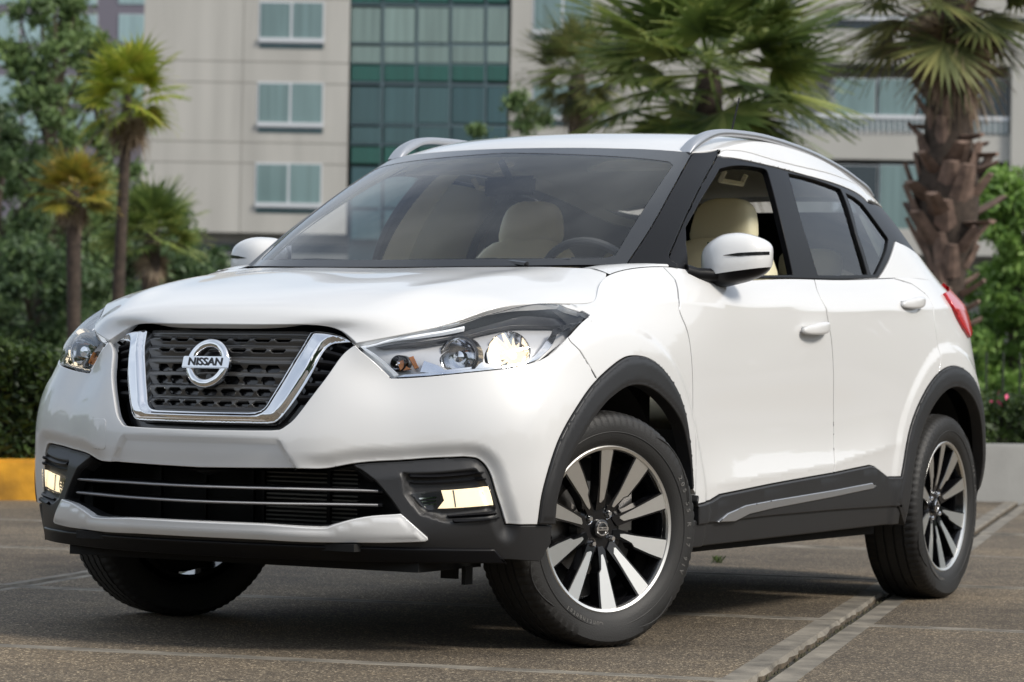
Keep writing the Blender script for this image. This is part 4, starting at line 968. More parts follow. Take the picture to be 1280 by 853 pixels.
# pillar trims and inner door skins
for mir in (False, True):
    region('inner_door_trim', BAND, join([(cut_fd[0][0]+.12, TB-.01), (cut_fd[0][0]+.12, TB-.40), (BS((-.80,.7))[0][0], TB-.40), (BS((-.80,.7))[0][0], TB-.01)]), MT['beige'], car, off=-.06, flange=False, res=.05, mirror=mir)
    region('pillar_trim', GLASS, join([(g_pillar[-1][0], 0.02), g_pillar[0][:1]+(TG-.02,), (g_frame[0][0]+.02, TG-.02), (DLO_f[0][0]-.0, DLO_f[0][1]), (g_frame[-1][0], .02)]), MT['liner'], car, off=-.03, flange=False, res=.04, mirror=mir)
    sb = [G((962,222))[0][0]+.01, G((985,216))[0][0]-.0, G((1022,343))[0][0], G((995,343))[0][0]]
    region('pillar_trim', GLASS, [(sb[0], TG-.03), (sb[3], .01), (sb[2], .01), (sb[1], TG-.03)][::-1], MT['liner'], car, off=-.03, flange=False, res=.04, mirror=mir)
    region('roof_edge_trim', GLASS, [(g_frame[0][0], TG-.075), (s_gr, TG-.075), (s_gr, TG-.002), (g_frame[0][0], TG-.002)], MT['liner'], car, off=-.035, flange=False, res=.04, mirror=mir)
    region('rear_pillar_trim', GLASS, [(DLO_q[4][0]+.12, .0), (GLASS.L-.5, 0), (GLASS.L-.42, TG), (DLO_q[4][0]+.02, TG)], MT['dash'], car, off=-.03, flange=False, res=.04, mirror=mir)
# floor pan, plus unseen blocks added in the bays to stop light passing
mb = MB(); mb.box((.06, 0, .26), (1.75, 1.56, .06)); mb.box((1.32, 0, .50), (.95, 1.0, .56)); mb.box((-1.35, 0, .52), (1.2, 1.0, .56)); mb.box((.93, 0, .62), (.06, 1.5, .7))
mb.box((-1.62, 0, .40), (.7, 1.1, .2)); mb.build('floor_pan_light_blocks', MT['under'], car)
mb = MB(); mb.box((1.74, 0, .235), (.34, 1.14, .03)); mb.box((1.78, .44, .224), (.08, .14, .02), bev=.006); mb.box((1.78, -.40, .222), (.08, .3, .02), bev=.006); mb.box((1.70, .60, .205), (.04, .012, .05)); mb.box((1.69, .54, .21), (.012, .05, .035)); mb.build('splash_shield', MT['under'], car)
for sg in (1, -1):
    MB().tube([(1.31, .45*sg, .25), (1.31, .66*sg, .23)], .03).tube([(1.31, .3*sg, .33), (1.31, .66*sg, .33)], .02).build('suspension_arm', MT['steel'], car)
    for cx in (1.305, -1.305):     # wheel-house liners
        V = []; F = []; n = 26
        for i in range(n+1):
            a = R(14+158*i/n)
            for y in (.50, .79): V.append((cx+.425*math.cos(a), y*sg, .33+.425*math.sin(a)))
        for i in range(n): F.append((2*i, 2*i+1, 2*i+3, 2*i+2))
        meshobj('wheel_house_liner', V, F, MT['under'], car)
MB().tube([(-1.31, -.7, .31), (-1.31, .7, .31)], .035).build('rear_axle', MT['steel'], car)

# ================================================================== wheels
spoke_black = mat('gloss black wheel paint', (.005, .005, .006), .16, coat=.25)
def wheel_parts(pos, yaw, sg):
    """local axis: x forward-ish, y outboard, z up"""
    Mw = Matrix.Translation(pos)@Matrix.Rotation(yaw, 4, 'Z')
    if sg < 0: Mw = Mw@Matrix.Diagonal((1, -1, 1, 1))
    fl = (lambda V: [tuple(Mw@Vector(v)) for v in V])
    def bld(mb, name, m, parent, autos=35):
        F = mb.F if sg > 0 else [f[::-1] for f in mb.F]
        return meshobj(name, fl(mb.V), F, m, parent, autos=autos)
    w = bld(MB().lathe([(.200,-.088),(.212,-.085),(.210,.03),(.213,.070),(.2225,.084),(.230,.0885),(.231,.085)], 72), 'wheel', spoke_black, car)
    bld(MB().lathe([(.2185,.0805),(.2215,.0880),(.2285,.0905),(.2315,.0880)], 90), 'rim_lip', MT['alum'], w)
    # tyre
    n = 240; prof = [(.2295,-.086),(.237,-.094),(.255,-.1005),(.285,-.1035),(.308,-.099),(.319,-.090),(.3245,-.078),(.3265,-.060)]
    tread = []
    for gy in (-.052, -.018, .018, .052): tread += [(.3275,gy-.0045,'t'),(.321,gy-.003,'g'),(.321,gy+.003,'g'),(.3275,gy+.0045,'t')]
    full = [(r, y, 's') for r, y in prof]+tread+[(r, -y, 's') for r, y in prof[::-1]]
    V = []; F = []; m = len(full)
    for k in range(n):
        a = 2*math.pi*k/n
        for (r, y, ty) in full:
            rr = r
            if ty == 's' and abs(y) < .095 and r > .315 and k % 3 == 0: rr -= .0035
            if ty == 't' and k % 6 == 0: rr -= .002
            V.append((rr*math.cos(a), y, rr*math.sin(a)))
    for k in range(n):
        for j in range(m-1): F.append((k*m+j, k*m+j+1, ((k+1) % n)*m+j+1, ((k+1) % n)*m+j))
    V = [(v[0], v[1]+(.010*np.sign(v[1]) if (v[2] < -.25 and .24 < math.hypot(v[0], v[2]) < .325) else 0)*sstep(np.array((-v[2]-.25)/.07)).item(), max(v[2], -.3255)) for v in V]
    mb = MB(); mb.V = V; mb.F = F; ty = bld(mb, 'tyre', MT['rubber'], w, 30)
    bld(MB().lathe([(.2675,.1028),(.2690,.1040),(.2705,.1032)], 90), 'sidewall_ring', MT['rubber'], w)
    # swoosh ribs in the tyre shoulder
    for a0, a1, r0, r1 in ((12, 58, .286, .313), (12, 55, .292, .316), (-75, -40, .284, .305), (-135, -165, .290, .310)):
        pts = []
        for i in range(13):
            t = i/12; a = R(a0+(a1-a0)*t); r = r0+(r1-r0)*math.sin(t*math.pi*.8)**1.2; yy = np.interp(r, [.255,.285,.308,.319], [.1005,.1035,.099,.090])
            pts.append((-r*math.cos(a), yy+.0005, r*math.sin(a)))
        bld(MB().tube(pts, [.0006]+[.0022]*11+[.0006], 6), 'sidewall_rib', MT['rubber'], w)
    # lettering
    def ringtext(txt, rad, a_mid, size, step):
        Vt = []; Ft = []; tot = step*(len(txt)-1)
        for i, ch in enumerate(txt):
            if ch == ' ': continue
            a = a_mid+tot/2-step*i
            V_, F_ = text_mesh(ch, size, .0008, bold=.0004)
            ca, sa = math.cos(R(a)), math.sin(R(a)); n0 = len(Vt)
            for v in V_:
                rr = rad+v[1]; tt = v[0]; yy = np.interp(rr, [.2295,.237,.255,.285,.308,.319], [.0875,.094,.1005,.1035,.099,.090])
                x_ = rr*ca+tt*sa; z_ = rr*sa-tt*ca
                Vt.append((-x_, yy+.0004+v[2], z_))
            Ft += [tuple(i_+n0 for i_ in f)[::-1] for f in F_]
        mb_ = MB(); mb_.V = Vt; mb_.F = Ft
        F2 = mb_.F if sg > 0 else [f[::-1] for f in mb_.F]
        meshobj('sidewall_lettering', fl(mb_.V), F2, MT['tyretext'], w, smooth=False)
    if sg > 0:
        ringtext('205 55 R 17 91V', .286, 2, .021, 3.9)
        ringtext('Continental', .262, -112, .020, 2.9)
    # brake disc, caliper
    bld(MB().lathe([(.0,.0),(.06,.012),(.062,-.008),(.130,-.010),(.130,-.026),(.06,-.026)], 48), 'brake_disc', MT['steel'], w)
    bld(MB().box((-.115, -.012, .045), (.07, .07, .13), bev=.012), 'brake_caliper', MT['steel'], w)
    bld(MB().lathe([(0,-.03),(.195,-.035)], 40), 'dust_shield', MT['under'], w)
    def yat(r): return np.interp(r, [0, .05, .07, .12, .205, .226], [.046, .050, .055, .066, .081, .084])
    for i in range(5):
        for kind, a in (('k', -16+72*i), ('s', 20+72*i)):
            if kind == 'k': face = [(.2225,-.0275),(.2225,.0265),(.175,.0245),(.122,.0190),(.112,.0105),(.073,.0035),(.071,-.0035),(.085,-.0075),(.12,-.0115)]
            else: face = [(.2225,-.0215),(.2225,.0215),(.12,.0125),(.082,.0080),(.072,-.0030),(.074,-.0080),(.12,-.0125)]
            body = [(r_, w_*1.12+(.0028 if w_ > 0 else -.0028)) for r_, w_ in face]
            body = [(r_ if r_ > .1 else r_-.022, w_*(1 if r_ > .1 else 1.35)) for r_, w_ in body]
            u = np.array([-math.cos(R(a)), math.sin(R(a))]); cw = np.array([-math.sin(R(a)), -math.cos(R(a))])
            def place(poly, dy0, dy1):
                V = []; n_ = len(poly)
                for dy in (dy0, dy1):
                    for r_, w_ in poly:
                        p = u*r_+cw*w_; V.append((p[0], yat(r_)+dy, p[1]))
                F = [tuple(range(n_)), tuple(range(n_, 2*n_))[::-1]]+[(k+n_, (k+1) % n_+n_, (k+1) % n_, k) for k in range(n_)]
                mb_ = MB(); mb_.V = V; mb_.F = F; return mb_
            sp_ = bld(place(body, 0, -.036), 'spoke', spoke_black, w, 20)
            bm_ = place(face, .0016, -.001); bm_.F = [bm_.F[0]]+bm_.F[2:]
            F = bm_.F
            bld(bm_, 'machined_spoke_face', MT['alum'], w, 20)
    bld(MB().lathe([(0,.044),(.045,.047),(.066,.046),(.074,.038),(.07,.0)], 48), 'wheel_hub', spoke_black, w)
    for k in range(4):
        a = R(56+90*k); px_, pz_ = -.050*math.cos(a), .050*math.sin(a)
        bld(MB().lathe([(0,.060),(.006,.060),(.0085,.055),(.0085,.030),(.014,.030),(.015,.046),(.0165,.047),(.0165,.02)], 12, Matrix.Translation((px_, 0, pz_))), 'lug_nut', MT['chrome'], w)
    bld(MB().lathe([(0,.060),(.020,.0595),(.0255,.057),(.027,.05),(.028,.04)], 32), 'hub_cap', MT['black'], w)
    bld(MB().lathe([(.0155,.0595),(.0165,.0612),(.0195,.0612),(.0205,.0595)], 32).box((0, .0605, 0), (.043, .0022, .0095), bev=.0006), 'hub_badge', MT['chrome'], w)
    V_, F_ = text_mesh('NISSAN', .0078, .0003)
    mb_ = MB(); mb_.V = [(-v[0]*1.1, .0619+v[2], v[1]) for v in V_]; mb_.F = [f[::-1] for f in F_]
    bld(mb_, 'hub_lettering', MT['ink'], w)
ST = R(22.2)
wheel_parts((1.31, .765, .3255), -ST, 1)
wheel_parts((1.20, -.705, .3255), -ST-R(3), -1)
wheel_parts((-1.305, .767, .3125), 0, 1)
wheel_parts((-1.305, -.767, .3255), 0, -1)
# ================================================================== ground
E1 = np.array([-math.cos(R(15.6)), -math.sin(R(15.6))]); E2 = np.array([-.21, .978]); E2 /= np.linalg.norm(E2); O2 = np.array([1.935, 1.535])
E2N = np.array([-E1[1], E1[0]]); 
def gxy(a, b, z=0.): p = O2+E1*a+E2*b; return (p[0], p[1], z)
def ground_mat(name, base, agg, rough=.85, scale=1.):
    m = bpy.data.materials.new(name); m.use_nodes = True; nt = m.node_tree; L_ = nt.links; b = nt.nodes['Principled BSDF']
    tc = nt.nodes.new('ShaderNodeTexCoord')
    def noise(sc, det=6, ro=.6):
        n = nt.nodes.new('ShaderNodeTexNoise'); n.inputs['Scale'].default_value = sc; n.inputs['Detail'].default_value = det; n.inputs['Roughness'].default_value = ro; L_.new(tc.outputs['Object'], n.inputs['Vector']); return n.outputs[0]
    def ramp(src, stops):
        r = nt.nodes.new('ShaderNodeValToRGB'); e = r.color_ramp.elements
        while len(e) < len(stops): e.new(.5)
        for i, (p, c) in enumerate(stops): e[i].position = p; e[i].color = (*c, 1)
        L_.new(src, r.inputs[0]); return r.outputs[0]
    def mix(a, c, fac, mode='MIX'):
        x = nt.nodes.new('ShaderNodeMix'); x.data_type = 'RGBA'; x.blend_type = mode
        if isinstance(fac, float): x.inputs[0].default_value = fac
        else: L_.new(fac, x.inputs[0])
        L_.new(a, x.inputs[6]); L_.new(c, x.inputs[7]); return x.outputs[2]
    vo = nt.nodes.new('ShaderNodeTexVoronoi'); vo.inputs['Scale'].default_value = 190*scale; L_.new(tc.outputs['Object'], vo.inputs['Vector'])
    sep = nt.nodes.new('ShaderNodeSeparateColor'); L_.new(vo.outputs['Color'], sep.inputs[0])
    stones = ramp(sep.outputs[0], [(0, tuple(c*.45 for c in base)), (.45, base), (.80, tuple(c*1.25 for c in base)), (.93, agg), (1, tuple(min(c*1.6, .8) for c in agg))])
    big = ramp(noise(.55, 8), [(.32, (.45, .42, .38)), (.5, (.95, .93, .9)), (.68, (1.45, 1.38, 1.25))])
    mid = ramp(noise(6, 8, .7), [(.30, (.62, .60, .58)), (.5, (1, 1, 1)), (.72, (1.15, 1.12, 1.05))])
    c = mix(stones, big, 1., 'MULTIPLY'); c = mix(c, mid, .8, 'MULTIPLY')
    # dark gouges and damp spots
    v2 = nt.nodes.new('ShaderNodeTexNoise'); v2.inputs['Scale'].default_value = 1.0; mp = nt.nodes.new('ShaderNodeMapping'); mp.inputs['Scale'].default_value = (16, 5, 5); L_.new(tc.outputs['Object'], mp.inputs[0]); L_.new(mp.outputs[0], v2.inputs['Vector'])
    dk = ramp(v2.outputs[0], [(.0, (.22, .21, .19)), (.262, (.3, .28, .25)), (.285, (1, 1, 1))])
    c = mix(c, dk, 1., 'MULTIPLY')
    L_.new(c, b.inputs['Base Color'])
    b.inputs['Roughness'].default_value = rough
    bp = nt.nodes.new('ShaderNodeBump'); bp.inputs['Strength'].default_value = .55; bp.inputs['Distance'].default_value = .006
    ad = nt.nodes.new('ShaderNodeMath'); ad.operation = 'ADD'; L_.new(vo.outputs['Distance'], ad.inputs[0]); L_.new(noise(60, 5), ad.inputs[1])
    L_.new(ad.outputs[0], bp.inputs['Height']); L_.new(bp.outputs[0], b.inputs['Normal']); return m
def smooth_conc(name, base):
    return ground_mat(name, base, tuple(c*1.15 for c in base), .8, .6)
G_AGG = ground_mat('exposed aggregate concrete', (.094, .074, .051), (.27, .225, .16))
G_STRIP = mat('smooth concrete joint band', (.165, .147, .118), .85, noise=.5, nscale=7, bump=.35, bscale=45)
G_DIRT = mat('joint soil', (.022, .020, .014), .95, noise=.5, nscale=30, bump=.6, bscale=60)
G_SIDE = mat('weathered slab side', (.085, .065, .042), .9, noise=.5, nscale=18, bump=.5, bscale=40)
G_FAR = mat('far asphalt', (.10, .098, .095), .9, noise=.15, nscale=.4)
def grid_sheet(name, pts_fn, na, nb, m, kind='structure', zfun=None):
    V = []; F = []
    for i in range(na+1):
        for j in range(nb+1): V.append(pts_fn(i/na, j/nb))
    for i in range(na):
        for j in range(nb): F.append((i*(nb+1)+j, (i+1)*(nb+1)+j, (i+1)*(nb+1)+j+1, i*(nb+1)+j+1))
    o = meshobj(name, V, F, m, None, smooth=False); o['kind'] = kind; return o
# one sheet to the horizon (lies below the slabs)
o = meshobj('ground', [(-900, -900, -.06), (500, -900, -.06), (500, 500, -.06), (-900, 500, -.06)], [(0, 1, 2, 3)], G_FAR, smooth=False); o['kind'] = 'structure'
# slabs: rows every 2.0 m along E1, columns every 2.8 m along E2
AS = [-6.1, -4.1, -2.1, 0., 2.0, 4.0, 6.05, 8.1, 10.1, 12.1, 14.1, 16.1, 18.1, 20.1, 22.1, 24.1]; BS_ = [-14.6, -11.6, -8.7, -5.75, -2.86, 0, 2.9, 5.8, 8.7]
SL = MB(); ST_ = MB(); rr = random.Random(3)
mbs = []
SLM = MB(); BANDM = MB()
def slab(a0, a1, b0, b1, z):
    """rounded block: aggregate field inside a smooth border band"""
    nx, ny = 18, 24
    def block(mb, a0, a1, b0, b1, zt, zb, jit=0.):
        Vt = [gxy(a0, b0, zt), gxy(a1, b0, zt), gxy(a1, b1, zt), gxy(a0, b1, zt), gxy(a0, b0, zb), gxy(a1, b0, zb), gxy(a1, b1, zb), gxy(a0, b1, zb)]
        mb.add(Vt, [(0, 3, 2, 1)[::-1], (0, 1, 5, 4), (1, 2, 6, 5), (2, 3, 7, 6), (3, 0, 4, 7)])
    return block
NS = 0
def make_slab(a0, a1, b0, b1):
    global NS
    z = rr.uniform(-.004, .004); g = .012
    if b0 >= -.1 and b1 > 0: z -= .014
    w = .045; wj = .075
    wb0 = wj if abs(b0) < .1 else w; wb1 = wj if abs(b1) < .1 else w
    gb0 = .022 if abs(b0) < .1 else g; gb1 = .0 if abs(b1) < .1 else g
    A0, A1, B0, B1 = a0+g, a1-g, b0+gb0, b1-gb1
    V = []; F = []; M_ = []
    ia0, ia1, ib0, ib1 = A0+w, A1-w, B0+wb0, B1-wb1
    bev = .008
    as_ = [A0, A0+bev, ia0, ia1, A1-bev, A1]; 
    fine = abs(a0-1) < 7 and -6 < b0 < 3
    def seg(x0, x1, n): return [x0+(x1-x0)*i/n for i in range(n)]
    na = 26 if fine else 1; nb = 30 if fine else 1
    al = [A0, A0+bev]+[ia0]+seg(ia0, ia1, na)[1:]+[ia1, A1-bev, A1]; bl = [B0, B0+bev, ib0]+seg(ib0, ib1, nb)[1:]+[ib1, B1-bev, B1]
    na_, nb_ = len(al), len(bl)
    for i, a in enumerate(al):
        for j, b in enumerate(bl):
            ed = i in (0, na_-1) or j in (0, nb_-1)
            ja = jb = 0; zz_ = z-(bev if ed else 0)
            if fine and ed:
                ja = rr.uniform(-.004, .004) if 0 < j < nb_-1 else 0; jb = rr.uniform(-.004, .004) if 0 < i < na_-1 else 0; zz_ -= rr.uniform(0, .006)
                if abs(b1) < .1 and j == nb_-1: jb = rr.uniform(-.006, .004)
            elif fine and not (i in (1, na_-2) or j in (1, nb_-2)): zz_ += rr.uniform(-.0006, .0006)
            V.append(gxy(a+ja, b+jb, zz_))
    for i in range(na_-1):
        for j in range(nb_-1):
            F.append((i*nb_+j, (i+1)*nb_+j, (i+1)*nb_+j+1, i*nb_+j+1)[::-1])
            inner = al[i] >= ia0-1e-6 and al[i+1] <= ia1+1e-6 and bl[j] >= ib0-1e-6 and bl[j+1] <= ib1+1e-6
            M_.append(0 if inner else 1)
    n0 = len(V); ring = [i*nb_ for i in range(na_)]+[(na_-1)*nb_+j for j in range(1, nb_)]+[i*nb_+nb_-1 for i in range(na_-2, -1, -1)]+[j for j in range(nb_-2, 0, -1)]
    for r_ in ring: v = V[r_]; V.append((v[0], v[1], -.055))
    m = len(ring)
    for k in range(m): F.append((ring[k], ring[(k+1) % m], n0+(k+1) % m, n0+k)); M_.append(2)
    # drop by drop the whole thing keeps one material per face
    return V, F, M_
def add_slab(a0, a1, b0, b1):
    V, F, M_ = make_slab(a0, a1, b0, b1)
    me = bpy.data.meshes.new('pavement'); me.from_pydata(V, [], F); me.update(); me.materials.append(G_AGG); me.materials.append(G_STRIP); me.materials.append(G_SIDE)
    me.polygons.foreach_set('material_index', M_)
    o = bpy.data.objects.new('pavement', me); COL.objects.link(o); o['kind'] = 'structure'
for i in range(len(AS)-1):
    for j in range(len(BS_)-1): add_slab(AS[i], AS[i+1], BS_[j], BS_[j+1])
o = meshobj('joint_soil', [gxy(AS[0], BS_[0], -.026), gxy(AS[-1], BS_[0], -.026), gxy(AS[-1], BS_[-1], -.026), gxy(AS[0], BS_[-1], -.026)], [(0, 1, 2, 3)], G_DIRT, smooth=False); o['kind'] = 'structure'
# grit and moss in the joint, and small grass tufts
mb = MB(); r5 = random.Random(5)
for k in range(420):
    a = r5.uniform(-1.2, 6)**1; b = r5.uniform(-.004, .032); x, y, _ = gxy(a, b); s = r5.uniform(.003, .009)
    mb.add([(x-s, y, -.028), (x, y-s, -.028), (x+s, y, -.028), (x, y+s, -.028), (x, y, -.026+s*r5.uniform(.8, 1.6))], [(0, 1, 4), (1, 2, 4), (2, 3, 4), (3, 0, 4)])
tag(mb.build('joint_grit', mat('mossy grit', (.055, .052, .030), .95, noise=.5, nscale=40), smooth=False), kind='stuff')
def tuft(x, y, n, h, seed):
    r_ = random.Random(seed); mb = MB()
    for k in range(n):
        a = r_.uniform(0, 6.28); l = h*r_.uniform(.6, 1.); d = r_.uniform(.2, .9)*l; w = .0015; ca, sa = math.cos(a), math.sin(a); px_, py_ = x+r_.uniform(-.02, .02), y+r_.uniform(-.02, .02)
        mb.add([(px_-w*sa, py_+w*ca, -.006), (px_+w*sa, py_-w*ca, -.006), (px_+ca*d*.5, py_+sa*d*.5, l*.7), (px_+ca*d, py_+sa*d, l*.9)], [(0, 1, 2), (0, 2, 3)])
    return mb
GRASS = mat('small grass blades', (.06, .10, .02), .7)
for k, (px_, py_) in enumerate(((897, 703),)):
    g_ = at_plane(px_, py_, 'z', 0); o = tuft(g_[0], g_[1], 40, .035, k).build('grass_tuft', GRASS, smooth=False); tag(o, kind='stuff')

# ================================================================== planters and hedges
HR = np.array([CR[0], CR[1], 0.]); HR /= np.linalg.norm(HR); HD = np.array([CD[0], CD[1], 0.]); HD /= np.linalg.norm(HD)
def foliage(n, size, sampler, seed=1, aspect=1.6, flat=0.):
    r_ = np.random.default_rng(seed); P = sampler(n, r_); n = len(P)
    q = r_.normal(size=(n, 3)); q /= np.linalg.norm(q, axis=1)[:, None]; q[:, 2] *= (1-flat)
    u = np.cross(q, r_.normal(size=(n, 3))); u /= np.linalg.norm(u, axis=1)[:, None]; v = np.cross(q, u); v /= np.linalg.norm(v, axis=1)[:, None]
    s = size*r_.uniform(.6, 1.3, n)[:, None]; V = np.empty((n, 4, 3)); V[:, 0] = P-u*s*aspect; V[:, 1] = P-v*s*.6; V[:, 2] = P+u*s*aspect; V[:, 3] = P+v*s*.6
    return V.reshape(-1, 3), [(4*i, 4*i+1, 4*i+2, 4*i+3) for i in range(n)]
def leafmat(name, c1, c2, c3, sc=1.):
    m = bpy.data.materials.new(name); m.use_nodes = True; nt = m.node_tree; b = nt.nodes['Principled BSDF']; tc = nt.nodes.new('ShaderNodeTexCoord')
    n = nt.nodes.new('ShaderNodeTexNoise'); n.inputs['Scale'].default_value = sc; n.inputs['Detail'].default_value = 5; nt.links.new(tc.outputs['Object'], n.inputs['Vector'])
    g = nt.nodes.new('ShaderNodeNewGeometry'); ad = nt.nodes.new('ShaderNodeMath'); ad.operation = 'MULTIPLY_ADD'; ad.inputs[1].default_value = .30; nt.links.new(g.outputs['Random Per Island'], ad.inputs[0]); nt.links.new(n.outputs[0], ad.inputs[2])
    r_ = nt.nodes.new('ShaderNodeValToRGB'); e = r_.color_ramp.elements; e.new(.5); e[0].position = .38; e[1].position = .62; e[2].position = .88
    e[0].color = (*c1, 1); e[1].color = (*c2, 1); e[2].color = (*c3, 1); nt.links.new(ad.outputs[0], r_.inputs[0])
    nt.links.new(r_.outputs[0], b.inputs['Base Color']); b.inputs['Roughness'].default_value = .55
    tr = nt.nodes.new('ShaderNodeBsdfTranslucent'); nt.links.new(r_.outputs[0], tr.inputs[0]); mx = nt.nodes.new('ShaderNodeMixShader'); mx.inputs[0].default_value = .3
    nt.links.new(b.outputs[0], mx.inputs[1]); nt.links.new(tr.outputs[0], mx.inputs[2]); nt.links.new(mx.outputs[0], nt.nodes['Material Output'].inputs[0]); return m
LF_HEDGE = leafmat('clipped hedge leaves', (.012, .026, .006), (.025, .050, .010), (.06, .10, .02), 3)
LF_DARK = leafmat('dark evergreen leaves', (.030, .058, .024), (.065, .115, .042), (.14, .21, .075), .8)
LF_MID = leafmat('mid green leaves', (.06, .10, .035), (.12, .19, .065), (.21, .30, .10), .7)
LF_BRIGHT = leafmat('bright spring leaves', (.06, .13, .025), (.15, .27, .05), (.27, .42, .10), .9)
BARK = mat('tree bark', (.07, .055, .04), .9, noise=.3, nscale=10)
def hedge(name, label, P0, P1, depth, z0, z1, n, leaf, size, m):
    """box of leaves between two ground points, depth away from the camera"""
    P0, P1 = np.array(P0[:2]), np.array(P1[:2]); L_ = np.linalg.norm(P1-P0); e = (P1-P0)/L_; dd = HD[:2]
    def smp(n, r_):
        a = r_.uniform(0, L_, n); b = r_.uniform(0, depth, n); z = r_.uniform(z0, z1, n)
        f = r_.integers(0, 3, n); b = np.where(f == 0, np.abs(r_.normal(0, .05, n)), b); z = np.where(f == 1, z1-np.abs(r_.normal(0, .05, n)), z)
        bump = .05*np.sin(a*2.1)+.04*np.sin(a*5.3+b*4)+.03*np.sin(a*11)
        z = z+bump*(z-z0)/(z1-z0); b = b+.06*np.sin(a*3.7+z*6)
        return np.stack([P0[0]+e[0]*a+dd[0]*b, P0[1]+e[1]*a+dd[1]*b, z], 1)
    V, F = foliage(n, size, smp, n); 
    t = empty(name, (P0[0], P0[1], 0)); tag(t, label, 'hedge')
    c = P0; 
    V = V-np.array([P0[0], P0[1], 0]); o = meshobj('foliage', V, F, m, t, smooth=False)
    mb = MB(); q = [(0, .12), (L_, .12), (L_, depth-.05), (0, depth-.05)]
    Vc = [(e[0]*a+dd[0]*b, e[1]*a+dd[1]*b, z) for z in (z0, z1-.12) for a, b in q]
    mb.add(Vc, [(0, 1, 2, 3)[::-1], (4, 5, 6, 7), (0, 1, 5, 4), (1, 2, 6, 5), (2, 3, 7, 6), (3, 0, 4, 7)]); mb.build('woody_core', mat('hedge core', (.010, .012, .006), .95), t, smooth=False)
    return t, P0, e, L_
def wallbox(name, label, cat, P0, P1, depth, h, m, z0=-.06, kind=None):
    P0, P1 = np.array(P0[:2]), np.array(P1[:2]); dd = HD[:2]; mb = MB(); L_ = np.linalg.norm(P1-P0); e = (P1-P0)/L_
    bm = bmesh.new(); bmesh.ops.create_cube(bm, size=1.)
    for v in bm.verts:
        a = (v.co.x+.5)*L_; b = (v.co.y+.5)*depth; z = z0+(v.co.z+.5)*(h-z0); v.co = Vector((P0[0]+e[0]*a+dd[0]*b, P0[1]+e[1]*a+dd[1]*b, z))
    bmesh.ops.recalc_face_normals(bm, faces=bm.faces[:]); bmesh.ops.bevel(bm, geom=bm.edges[:], offset=.015, segments=2, affect='EDGES'); mb.bm(bm)
    o = mb.build(name, m); tag(o, label, cat, kind=kind); return o
kl = at_plane(-330, 625, 'z', 0); kr = at_plane(330, 627, 'z', 0)
YEL = mat('weathered yellow kerb paint', (.52, .25, .010), .75, noise=.5, nscale=4, bump=.3, bscale=30)
GRYW = mat('grey planter concrete', (.27, .27, .26), .85, noise=.14, nscale=2.5, bump=.15, bscale=30)
wallbox('planter_kerb', 'low yellow painted kerb under the dark clipped hedge at the left', 'kerb', kl, kr, .35, .232, YEL)
hedge('clipped_hedge', 'dark green clipped hedge standing behind the yellow kerb', kl+HD*.22, kr+HD*.22, 1.6, .1, .87, 26000, 1, .022, LF_HEDGE)
rl = at_plane(760, 627, 'z', 0); rq = at_plane(1650, 627, 'z', 0)
wallbox('planter_wall', 'plain grey concrete planter wall under the flowering hedge at the right', 'wall', rl, rq, .3, .375, GRYW)
rl2 = rl+HD*1.2; rq2 = rq+HD*1.2
ht, hp, he_, hl = hedge('flowering_hedge', 'green hedge dotted with pink flowers above the grey planter wall', rl+HD*.32, rq+HD*.32, 1.4, .2, .66, 22000, 1, .024, leafmat('flowering hedge leaves', (.02, .04, .01), (.045, .08, .02), (.10, .15, .03), 3))
def smp(n, r_):
    a = r_.uniform(0, hl, n); b = r_.uniform(0, 1.2, n); z = .68+.05*r_.random(n)+.04*np.sin(a*6)+.03*np.sin(a*2.1)
    k = np.sin(a*9+b*5)+r_.normal(0, .5, n) > 1.05; return np.stack([he_[0]*a+HD[0]*b, he_[1]*a+HD[1]*b, z], 1)[k]
V, F = foliage(1500, .022, smp, 5, 1.1); tag(meshobj('pink_flowers', V, F, mat('pink petals', (.62, .05, .16), .6), ht, smooth=False), kind='stuff')
# soil behind
for (a, b) in ((kl, kr), (rl, rq)):
    pass

# fence of thin pickets behind the flowering hedge
ft = empty('picket_fence', tuple(rl+HD*4)); tag(ft, 'dark metal picket fence behind the flowering hedge', 'fence')
fl0 = rl+HD*4; fl1 = rq+HD*4; Lf = np.linalg.norm(fl1-fl0); ef = (fl1-fl0)/Lf; FM = mat('dark green fence paint', (.035, .045, .03), .7)
for k in range(int(Lf/.16)):
    if k > 96: break
    p = ef*(Lf-k*.16-.05); MB().box((p[0], p[1], .52), (.013, .013, 1.04)).build('picket', FM, ft, smooth=False)
for z in (.25,):
    mb = MB(); mb.tube([(0, 0, z), tuple((ef*Lf)[:2])+(z,)], .02, 6); mb.build('rail', FM, ft)

# ================================================================== buildings
def streak(m):
    nt = m.node_tree
    for n in nt.nodes:
        if n.type == 'TEX_NOISE' and n.inputs['Scale'].default_value < 5:
            mp = nt.nodes.new('ShaderNodeMapping'); mp.inputs['Scale'].default_value = (2.2, 2.2, .22); tc = [q for q in nt.nodes if q.type == 'TEX_COORD'][0]
            nt.links.new(tc.outputs['Object'], mp.inputs[0]); nt.links.new(mp.outputs[0], n.inputs['Vector'])
    return m
def frame_at(D):
    """facade frame: world point from pixel at horizontal distance D along the view"""
    def P(px_, py_, back=0.):
        v = CD*FPX+CR*(px_-640)-CU*(py_-426.5); t = (D+back)/(v@HD); return CAM_C+v*t
    return P
BW = streak(mat('beige rendered wall', (.43, .415, .38), .85, noise=.10, nscale=.6))
BW2 = mat('pale concrete band', (.40, .39, .36), .85, noise=.06, nscale=.5)
WHT = mat('white window frame', (.55, .57, .59), .5)
TEALM = mat('dark teal mullion', (.05, .09, .10), .4)
